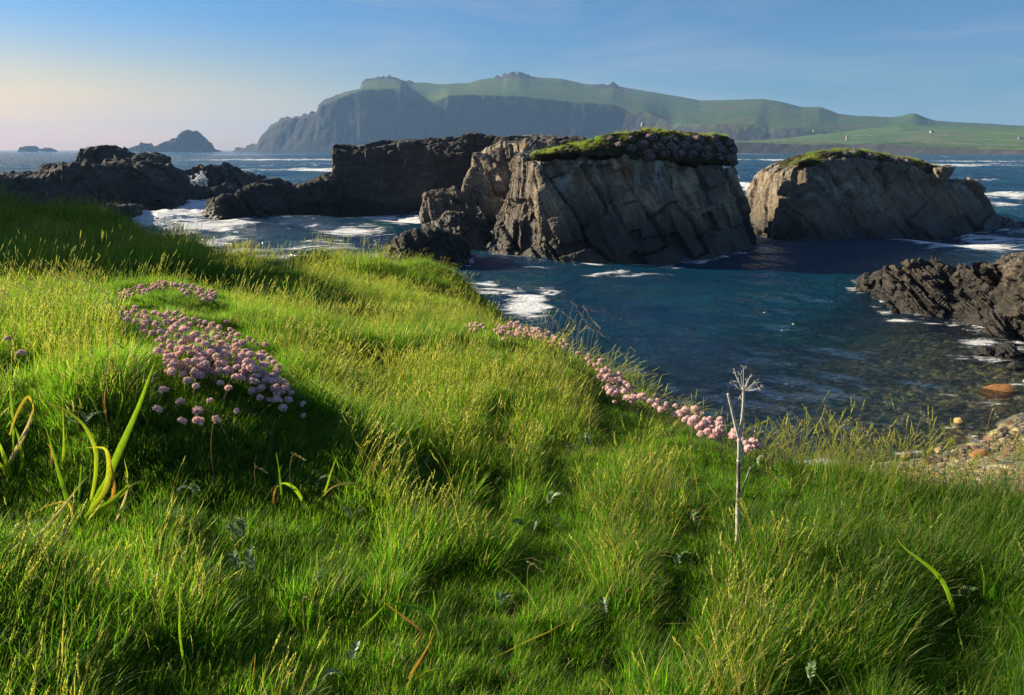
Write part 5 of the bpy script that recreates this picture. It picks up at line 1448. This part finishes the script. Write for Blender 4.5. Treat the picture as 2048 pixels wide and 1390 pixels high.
for i, a in enumerate([
    (1175, 885, 4, .85, .9, 'silvery rosette of feathery leaves standing up on the sunlit knoll'), (1105, 890, 1, .9, .4, 'single silver feather leaf on the knoll left of the rosettes'), (1140, 905, 3, .8, .35, 'pale silverweed leaves lying over straw on the knoll'),
    (995, 820, 2, .9, 1.1, 'upright silver leaf in the grass behind the knoll'), (640, 957, 3, .85, .2, 'flat white backed leaves in the dark hollow below the lilac dome'), (505, 1140, 4, .95, .2, 'broad silver leaves at the foot of the leafy tangle in the left foreground'),
    (478, 1078, 5, .95, .5, 'pale green feathery tangle of leaves in the left foreground'), (1105, 1008, 4, .8, .6, 'grey green ferny leaves in the middle foreground'), (1128, 1040, 2, .8, .4, 'silver leaf pointing right just below the grey green ferny leaves'),
    (1055, 1062, 3, .75, .7, 'dark ferny leaves left of the middle foreground silverweed'), (1395, 1045, 3, .85, .9, 'green ladder shaped leaves left of the dead stalk'), (1585, 965, 2, .8, .3, 'silver leaf in the grass right of the dead stalk'),
    (395, 985, 4, .85, .3, 'grey silverweed patch left of the arching green blades'), (165, 845, 5, .9, .2, 'pale lacy leaves in the shade beside the straw hollow'), (1205, 1225, 3, .7, .3, 'small grey rosette in the deep foreground grass'),
    (985, 1215, 2, .75, .3, 'thin silver leaf in the lower middle grass'), (1352, 1128, 3, .7, .7, 'grey tufted leaves between the middle foreground and dead stalk'), (705, 1025, 2, .75, .3, 'silver leaf in grass right of the arching green blades'),
    (850, 930, 3, .7, .4, 'pale leaf in the grass left of the knoll'), (1510, 935, 3, .75, .5, 'dark green ferny leaves hugging the dead stalk'), (985, 958, 2, .75, .3, 'small white leaf in the grass below the knoll'), (1930, 1190, 3, .7, .6, 'bright green ferny leaves in the right foreground grass'),
    (700, 1340, 3, .8, .3, 'green silverweed leaf near the bottom of the foreground'), (1620, 1370, 2, .8, .4, 'white edged leaf at the bottom right of the foreground')]):
    silverweed(*a, i + 3)

# ------------------------------------------------------------------ tall grass stalks that stand out on their own
def panicle(B, tip, d, rg, ln=.06, loose=.5, n=16, rn=None):
    for k in range(n):
        q = k / (n - 1); p = tip - d * ln * (1 - q)
        a = rg.uniform(0, 6.28); o = np.array([math.cos(a), math.sin(a) , 0]); o = o - d * (o @ d)
        br = ln * .22 * (1 - q * .75) * loose * rg.uniform(.5, 1.2)
        e = p + o * br + d * br * .9
        s = np.cross(d, o); w = .0022
        f = e + (d * .8 + o * .35) * .0085
        m = (e + f) / 2
        B.add(np.array([e, m + s * w, f, m - s * w, m + o * w * .8]), [[0, 1, 4], [1, 2, 4], [2, 3, 4], [3, 0, 4]], rg.uniform(.3, 1) if rn is None else rn, .9)
        if br > .004: B.add(np.array([p, p + s * .0004, e]), [[0, 1, 2]], .5, .5)
def grass_stalk(u, v, dv, label, group, seed, loose=.5, ln=.055, nod=.25, name='grass_stalk', n=16):
    rg = np.random.default_rng(seed)
    for extra in range(0, 160, 12):
        p, ok = hit(u - 6, v + dv + extra, .02)
        if ok[0] and samp(DSG, p[0][0], p[0][1]) < .25: break
    else: return
    base = p[0].copy(); base[2] = float(gz(base[0], base[1]))
    tip = at_y(u, v, base[1] + rg.uniform(-.02, .03))
    side = np.array([1, rg.normal(0, .3), 0.0]); L = tip[2] - base[2]
    mid = base * .45 + tip * .55 + side * (-.10 * L)
    P = smooth_path([base, mid, tip + np.array([-.012, 0, .008 * (nod < .3)]), tip + side * nod * .03 + np.array([0, 0, -.02 * nod])], 14)
    B = Bits(); tube(B, P - base, np.linspace(.0011, .0006, 14), 4, .35, False)
    o = link(name, B.mesh(name, M_SEED), None, loc=base)
    tag(o, label, 'grass stalk', group)
    d = P[-1] - P[-3]; d /= np.linalg.norm(d)
    B = Bits(); panicle(B, P[-1] - base, d, rg, ln, loose, n)
    link('panicle', B.mesh('panicle', M_SEED), None, o)
EDGE_ST = [(1060, 640, 70), (1085, 622, 80), (1103, 634, 75), (1112, 645, 70), (1128, 628, 80), (1140, 636, 75), (1150, 612, 95), (1158, 628, 85), (1166, 640, 80), (1172, 622, 95), (1180, 638, 85), (1188, 646, 85), (1195, 654, 85), (1200, 668, 75), (1176, 655, 70), (1145, 655, 60), (1120, 658, 60)]
for i, (u, v, dv) in enumerate(EDGE_ST): grass_stalk(u, v, dv, ('tall' if v < 630 else ('middling' if v < 642 else 'short')) + ' golden grass plume in the tuft at the cliff corner, ' + ('its left part' if u < 1125 else ('its middle' if u < 1162 else 'its right part')), 'golden plumes at the cliff corner', 500 + i, .55, .055, .4 + .3 * (i % 3))
for i, (u, v, dv) in enumerate([(1238, 705, 70), (1262, 697, 80), (1228, 722, 60), (1385, 792, 60), (1352, 800, 55), (1405, 815, 60), (1330, 790, 50), (1490, 842, 70), (1476, 850, 60)]):
    grass_stalk(u, v, dv, 'tan seed head leaning out over the ' + ('purple shaded thrift band' if u < 1300 else ('join of the purple and bright pink thrift' if u < 1390 else 'bright pink thrift near the dead stalk')), 'seed heads over the thrift band', 530 + i, .3, .035, .6)
for i, (u, v, dv) in enumerate([(1602, 848, 90), (1612, 862, 80), (1722, 852, 95), (1736, 868, 85), (1762, 895, 60), (1690, 890, 60), (1850, 838, 120), (1991, 828, 150), (1945, 880, 90), (1655, 885, 60), (1790, 885, 70), (1560, 890, 60), (1822, 900, 60), (1905, 905, 70), (1640, 905, 50), (1710, 905, 50), (1875, 890, 80), (2020, 905, 80), (1585, 880, 70)]):
    grass_stalk(u, v, dv, ('tall' if v < 870 else 'low') + ' pale oat like seed head ' + ('just right of the dead stalk' if u < 1650 else ('against the dark shallows right of the dead stalk' if u < 1745 else ('below the yellow boulder in foam' if u < 1915 else 'in front of the pebble beach'))), 'seed heads against the shallows', 560 + i, .75, .05, .2, n=14)
for i, (u, v, dv) in enumerate([(78, 535, 150), (22, 560, 150), (48, 575, 150), (105, 548, 150), (118, 560, 150), (146, 545, 150), (160, 560, 150), (176, 566, 140), (204, 585, 130), (192, 575, 120), (132, 556, 140), (62, 560, 150), (90, 570, 140), (10, 590, 150), (215, 600, 110)]):
    grass_stalk(u, v, dv, ('high' if v < 562 else 'lower') + ' slender green seed head on the left mound ' + ('by the left edge' if u < 70 else ('in the middle of the tall grass' if u < 150 else 'beside the pale thrift heads')), 'seed heads on the left mound', 600 + i, .35, .05, .7)
for i, (u, v, dv, lb) in enumerate([(438, 842, 130, 'lone brown seed head below the lilac dome'), (594, 912, 90, 'stiff brown spike behind the arching green blades'), (232, 690, 150, 'nodding seed head above the straw hollow'), (225, 740, 120, 'short brown spike in front of the straw hollow'), (690, 825, 70, 'golden seed head right of the lilac dome'),
    (478, 1040, 90, 'pale seed head in the left foreground tangle'), (520, 935, 60, 'grey seed head in the dark hollow'), (1070, 1130, 90, 'tall tan seed head in the middle foreground'), (1318, 1155, 80, 'grey nodding seed head in the lower right centre'), (620, 1195, 90, 'thick pale spike in the lower left foreground')]):
    grass_stalk(u, v, dv, lb, None, 640 + i, .3, .04, .5)

# ------------------------------------------------------------------ stones of the beach and shallows
def stone_mesh(seed, flat, smoothn=True):
    bm = bmesh.new(); bmesh.ops.create_icosphere(bm, subdivisions=3, radius=1.0)
    rg = np.random.default_rng(seed)
    co = np.array([v.co[:] for v in bm.verts])
    for k in range(7):                                   # knock flats onto the sphere
        n = rg.normal(0, 1, 3); n /= np.linalg.norm(n); d = rg.uniform(.55, .85)
        ov = np.clip(co @ n - d, 0, None); co = co - ov[:, None] * n * .92
    co = co * (1 + .08 * fbm(co * 2, 3, seed))[:, None] * np.array([1, rg.uniform(.6, .9), flat])
    for v, c_ in zip(bm.verts, co): v.co = c_
    me = bpy.data.meshes.new('stone'); bm.to_mesh(me); bm.free()
    return me
def stone_mat(name, cols):
    t = NT(name)
    p = t.n('ShaderNodeTexCoord').outputs['Object']; oi = t.n('ShaderNodeObjectInfo').outputs['Random']
    c = t.ramp(oi, cols, 'LINEAR')
    c = t.mix(1.0, c, t.ramp(t.noise(p, 3.0, 6, .7), [(0.3, .6), (.7, 1.3)]), 'MULTIPLY')
    return t.done(t.n('ShaderNodeBsdfPrincipled', {'Base Color': c, 'Roughness': 0.6, 'Normal': t.bump(t.noise(p, 7, 5, .7), .5, .06)}).outputs[0])
M_STONE = stone_mat('beach_stone', [(0, (0.10, 0.085, 0.06)), (0.3, (0.24, 0.17, 0.09)), (0.55, (0.16, 0.15, 0.13)), (0.8, (0.30, 0.16, 0.07)), (1, (0.32, 0.27, 0.19))])
M_OCHRE = stone_mat('ochre_stone', [(0, (0.36, 0.24, 0.08)), (1, (0.40, 0.27, 0.10))])
M_RUST = stone_mat('rust_stone', [(0, (0.27, 0.12, 0.035)), (1, (0.30, 0.14, 0.04))])
STN = []
TONES = [('grey', (0.11, 0.105, 0.09)), ('sandy tan', (0.20, 0.145, 0.075)), ('rusty brown', (0.18, 0.095, 0.04)), ('dark brown', (0.06, 0.047, 0.034)), ('pale buff', (0.28, 0.225, 0.14))]
TM = [stone_mat('stone_' + a.replace(' ', '_'), [(0, tuple(q * .8 for q in c_)), (1, tuple(q * 1.15 for q in c_))]) for a, c_ in TONES]
for s in range(30):
    me = stone_mesh(s % 6 + 1, [.35, .3, .5, .28, .6, .4][s % 6]); me.materials.append(TM[s // 6]); STN.append(me)
def bed_hit(u, v):
    z = 0.3
    for _ in range(25):
        p = at_z(u, v, z); z = 0.6 * z + 0.4 * float(bed_z(np.array([p[0]]), np.array([p[1]]))[0])
    return at_z(u, v, z)
PS = [(1700, 952), (1780, 935), (1835, 922), (1900, 905), (1960, 890), (2000, 862), (2040, 826), (2120, 800), (2110, 1000), (1850, 1000)]
rg = np.random.default_rng(77)
for i, (u, v) in enumerate(fill(PS, 10.5, 295, 78, 1.5)):
    p = bed_hit(u, v); r_ = rg.uniform(9, 24) * p[1] / FPX * .68
    tone = int(rg.choice(5, p=[.2, .28, .25, .15, .12])); sh = i % 6
    o = link('beach_stone', STN[tone * 6 + sh], None, loc=(p[0], p[1], p[2] + r_ * .12))
    o.scale = (r_, r_, r_); o.rotation_euler = (rg.normal(0, .2), rg.normal(0, .2), rg.uniform(0, 6.28))
    size = 'small' if r_ * FPX / p[1] < 7 else ('medium' if r_ * FPX / p[1] < 10 else 'large')
    where = 'by the foam of the beach' if v < 905 else ('behind the grass tips of the beach' if v > 945 else 'in mid beach')
    tag(o, '%s %s %s stone %s%s' % (size, TONES[tone][0], ('flat', 'flat', 'thick', 'flat', 'round', 'flat')[sh], where, ', near the right edge' if u > 1985 else ''), 'stone', 'stones on the pebble beach')
def boulder(u, v, rpx, sc, mat, label, seed, dz=.3, rz=.3):
    p = bed_hit(u, v); me = stone_mesh(seed, 1.0); me.materials.append(mat)
    r_ = rpx * p[1] / FPX
    o = link('boulder', me, None, loc=(p[0], p[1], p[2] + r_ * sc[2] * dz)); o.scale = (r_ * sc[0], r_ * sc[1], r_ * sc[2]); o.rotation_euler = (.1, -.12, rz)
    tag(o, label, 'boulder')
boulder(1914, 858, 17, (1, 1.1, .95), M_OCHRE, 'rounded yellow boulder standing in the foam off the beach', 31, .8)
boulder(1996, 790, 44, (1, .8, .30), M_RUST, 'long flat orange slab lying at the waterline on the right', 32, .6, .15)
boulder(1880, 905, 16, (1.1, 1, .5), M_STONE, 'brown boulder half in the foam at the beach corner', 33, .7)
boulder(1815, 915, 14, (1.3, 1, .5), M_OCHRE, 'low ochre stone awash in front of the beach', 34, .5)
boulder(1985, 675, 14, (1, 1, .8), M_OCHRE, 'tan boulder at the foot of the large jagged shore rock', 35, .8)
boulder(2030, 742, 20, (1, 1, .6), M_SHORE, 'dark boulder near the right edge above the orange slab', 36, .8)
boulder(1960, 915, 20, (1.2, 1, .5), M_RUST, 'rust brown stone at the upper rim of the pebble beach', 37, .7)
# small pebbles between them
B = Bits(); rg = np.random.default_rng(95)
_pm = stone_mesh(61, .5); bmp = bmesh.new(); bmesh.ops.create_icosphere(bmp, subdivisions=1, radius=1.0)
_pv = np.array([v.co[:] for v in bmp.verts]) * np.array([1, .8, .45]); _pf = [[v.index for v in f.verts] for f in bmp.faces]; bmp.free()
PP = [(1700, 952), (1780, 935), (1835, 922), (1900, 905), (1960, 890), (2000, 862), (2040, 826), (2120, 790), (2400, 720), (2500, 1000), (2300, 1060), (1850, 1010)]
for k in range(6200):
    u = rg.uniform(1690, 2500); v = rg.uniform(720, 1060)
    if not in_poly(u, v, PP): continue
    p = bed_hit(u, v); r_ = rg.uniform(.035, .095)
    M_ = np.array(Euler((rg.normal(0, .25), rg.normal(0, .25), rg.uniform(0, 6.28))).to_matrix())
    B.add((_pv * r_ * (1 + .12 * rg.normal(0, 1, (len(_pv), 1)))) @ M_.T + p + np.array([0, 0, .02]), _pf, rg.random(), 0)
t = NT('pebble')
M_PEB = t.done(t.n('ShaderNodeBsdfPrincipled', {'Base Color': t.ramp(t.attr('rnd'), [(0, (0.05, 0.042, 0.03)), (0.3, (0.16, 0.115, 0.06)), (0.55, (0.11, 0.10, 0.085)), (0.8, (0.17, 0.095, 0.042)), (1, (0.25, 0.20, 0.13))]), 'Roughness': 0.65}).outputs[0])
link('pebbles', B.mesh('pebbles', M_PEB, False), None, kind='stuff')
# stones lying under the water
B = Bits(); rg = np.random.default_rng(91)
base_v = [np.array([v.co[:] for v in m.vertices]) for m in (stone_mesh(51, .5), stone_mesh(52, .6))]
polys = [[list(q.vertices) for q in m.polygons] for m in (bpy.data.meshes[-1], bpy.data.meshes[-1])]
PU = [(1480, 890), (1560, 800), (1650, 720), (1750, 660), (1880, 650), (1990, 690), (2060, 720), (2060, 850), (1950, 895), (1830, 920), (1600, 930)]
for i, (u, v) in enumerate(fill(PU, 11, 420, 92, 1.6)):
    p = bed_hit(u, v); r_ = rg.uniform(.10, .34)
    M_ = np.array(Euler((rg.normal(0, .2), rg.normal(0, .2), rg.uniform(0, 6.28))).to_matrix())
    V = base_v[i % 2][:, :] * r_
    p[2] = min(p[2], -.12)
    B.add(V @ M_.T + p + np.array([0, 0, r_ * .1]), polys[i % 2], rg.random(), 0)
t = NT('sunken_stone')
c = t.ramp(t.attr('rnd'), [(0, (0.08, 0.07, 0.05)), (0.4, (0.24, 0.20, 0.09)), (0.7, (0.42, 0.34, 0.12)), (1, (0.52, 0.46, 0.26))])
M_SUNK = t.done(t.n('ShaderNodeBsdfPrincipled', {'Base Color': c, 'Roughness': 0.8}).outputs[0])
link('sunken_stones', B.mesh('sunken_stones', M_SUNK), None, kind='stuff')

# ------------------------------------------------------------------ far houses, ruin and field walls on the green coast
bco = bvh_of(COAST); bhe = bvh_of(HEAD)
t = NT('limewash'); M_LIME = t.done(t.n('ShaderNodeBsdfPrincipled', {'Base Color': (0.42, 0.40, 0.37, 1), 'Roughness': .9}).outputs[0])
t = NT('slate'); M_SLATE = t.done(t.n('ShaderNodeBsdfPrincipled', {'Base Color': (0.10, 0.10, 0.11, 1), 'Roughness': .7}).outputs[0])
t = NT('old_stone'); M_OLD = t.done(t.n('ShaderNodeBsdfPrincipled', {'Base Color': t.ramp(t.noise(t.pos(), .3, 4, .6), [(.3, (0.20, 0.17, 0.14)), (.7, (0.36, 0.30, 0.24))]), 'Roughness': .95}).outputs[0])
t = NT('field_wall'); M_FW = t.done(t.n('ShaderNodeBsdfPrincipled', {'Base Color': t.ramp(t.noise(t.pos(), .2, 4, .6), [(.3, (0.030, 0.040, 0.018)), (.7, (0.085, 0.080, 0.055))]), 'Roughness': .95}).outputs[0])
def block(B, x0, x1, y0, y1, z0, z1):
    V = np.array([(x, y, z) for z in (z0, z1) for (x, y) in ((x0, y0), (x1, y0), (x1, y1), (x0, y1))], float)
    B.add(V, [[0, 3, 2, 1], [4, 5, 6, 7], [0, 1, 5, 4], [1, 2, 6, 5], [2, 3, 7, 6], [3, 0, 4, 7]], .5, 0)
def gable(B, w, d, z0, z1, zr, o=0.0):
    V = np.array([(-w - o, -d - o, z0), (w + o, -d - o, z0), (w + o, d + o, z0), (-w - o, d + o, z0), (-w - o, 0, zr), (w + o, 0, zr)], float)
    B.add(V, [[0, 1, 5, 4], [2, 3, 4, 5], [0, 4, 3], [1, 2, 5], [0, 3, 2, 1]], .5, 0)
def house(u, v, w, hgt, label, rz=0.2):
    p, n = cast(bco, u, v)
    if p is None: p = Vector(at_y(u, v, 1700))
    root = empty('cottage', p - Vector((0, 0, .6)), label, 'house'); root.rotation_euler = (0, 0, rz)
    B = Bits(); block(B, -w, w, -w * .45, w * .45, 0, hgt); link('walls', B.mesh('walls', M_LIME, False), None, root)
    B = Bits(); gable(B, w, w * .45, hgt, hgt, hgt * 1.7, .3); rf = link('roof', B.mesh('roof', M_SLATE, False), None, root)
    for s in (-1, 1):
        B = Bits(); block(B, s * w * .85 - .5, s * w * .85 + .5, -.5, .5, hgt * 1.55, hgt * 2.0); link('chimney', B.mesh('chimney', M_LIME, False), None, rf)
    for s in (-.5, 0, .5):
        B = Bits(); block(B, s * w - .5, s * w + .5, -w * .45 - .06, -w * .45 + .1, hgt * .35, hgt * .75); link('window', B.mesh('window', M_SLATE, False), None, root)
house(1863, 265, 5.0, 3.6, 'small white cottage among the green fields on the far coast', .5)
house(1629, 262, 3.5, 2.4, 'low pale building by the cliff bay on the far coast', .1)
house(2041, 278, 4.0, 2.6, 'whitish farmhouse on the far fields by the right edge', -.2)
p, n = cast(bco, 1693, 281)
root = empty('ruined_tower', p, 'squat brown ruined tower standing near the low far cliff', 'ruin')
B = Bits(); tube(B, [(0, 0, -1), (0, 0, 5), (0, 0, 9), (0.2, 0, 11)], [2.6, 2.3, 2.1, 1.5], 9, .5); link('tower_wall', B.mesh('tower_wall', M_OLD, False), None, root)
WALLS = [[(1636, 257), (1700, 258), (1760, 257)], [(1760, 262), (1840, 260), (1920, 262)], [(1900, 268), (1980, 268), (2060, 270)], [(1700, 270), (1760, 271), (1850, 270), (1900, 272)], [(1740, 278), (1850, 279), (1960, 280), (2050, 283)], [(1600, 283), (1680, 284)],
    [(1800, 286), (1900, 288), (2040, 291)], [(1700, 276), (1735, 277)], [(1540, 285), (1620, 287), (1700, 287)]]
WLAB = ['wall line below the low pale building on the far coast', 'wall line left of and above the white cottage', 'wall line right of the white cottage by the right edge', 'wall line straight below the white cottage', 'wall line crossing the fields above the low cliff at right', 'short wall line left of the ruined tower near the cliff', 'lowest wall line close to the low cliff at far right', 'short wall piece right beside the ruined tower', 'long low wall line left of the ruined tower']
for i, W in enumerate(WALLS):
    P = []
    for u, v in smooth_path([(*q, 0) for q in W], 24)[:, :2]:
        h_, _n = cast(bco, u, v)
        if h_ is not None and h_.y < 2400: P.append(np.array(h_))
    if len(P) < 4: continue
    P = np.array(P); o_ = P[0].copy(); hh = 1.2
    tn = np.gradient(P, axis=0); sd = np.stack([-tn[:, 1], tn[:, 0], 0 * tn[:, 0]], -1); sd /= np.linalg.norm(sd, axis=1, keepdims=True) + 1e-9
    rg = np.random.default_rng(i); up = np.stack([0 * P[:, 0], 0 * P[:, 0], hh * rg.uniform(.6, 1.4, len(P))], -1)
    V = np.concatenate([P - sd - [0, 0, 1], P - sd * .6 + up, P + sd * .6 + up, P + sd - [0, 0, 1]]) - o_; n_ = len(P)
    F = [[a * n_ + k, a * n_ + k + 1, (a + 1) * n_ + k + 1, (a + 1) * n_ + k] for a in range(3) for k in range(n_ - 1)]
    o = link('field_wall', mesh_np('field_wall', V, np.array(F)), M_FW, loc=o_)
    o['kind'] = 'thing'
    tag(o, 'dark overgrown ' + WLAB[i], 'field wall', 'walls between the far fields')
p, n = cast(bhe, 1284, 250)
me = stone_mesh(71, 1.0); me.materials.append(M_LIME)
o = link('pale_rock', me, None, loc=p); o.scale = (4, 4, 10)
tag(o, 'small bright white rock face catching sun on the headland cliff', 'rock')

# ------------------------------------------------------------------ the sward itself, thinned and shortened where the thrift stands
FL = np.array(FLW)
dv_ = -FL[:, :2] / np.linalg.norm(FL[:, :2], axis=1, keepdims=True)
FL = np.concatenate([FL[:, :2]] + [FL[:, :2] + dv_ * q for q in (.10, .19, .28)])
def thin(P, idx, rot, scl, tint):
    key = {}
    for f in FL[:, :2]: key.setdefault((int(f[0] // .1), int(f[1] // .1)), []).append(f)
    m = np.full(len(P), 9.0)
    for i, (x, y) in enumerate(P[:, :2]):
        a, b = int(x // .1), int(y // .1)
        for da in (-1, 0, 1):
            for db in (-1, 0, 1):
                for f in key.get((a + da, b + db), ()):
                    d = (f[0] - x) ** 2 + (f[1] - y) ** 2
                    if d < m[i]: m[i] = d
    k = .44 + .56 * sstep(.03, .12, np.sqrt(m))
    # and in front of the flowers, towards the eye
    return P, np.where((k < .8) & (idx < 7), idx % 4, np.where((k < .8) & (idx > 9), 6, idx)), rot, scl * k[:, None], tint
ALLP = [np.concatenate([p[i] for p in parts]) for i in range(5)]
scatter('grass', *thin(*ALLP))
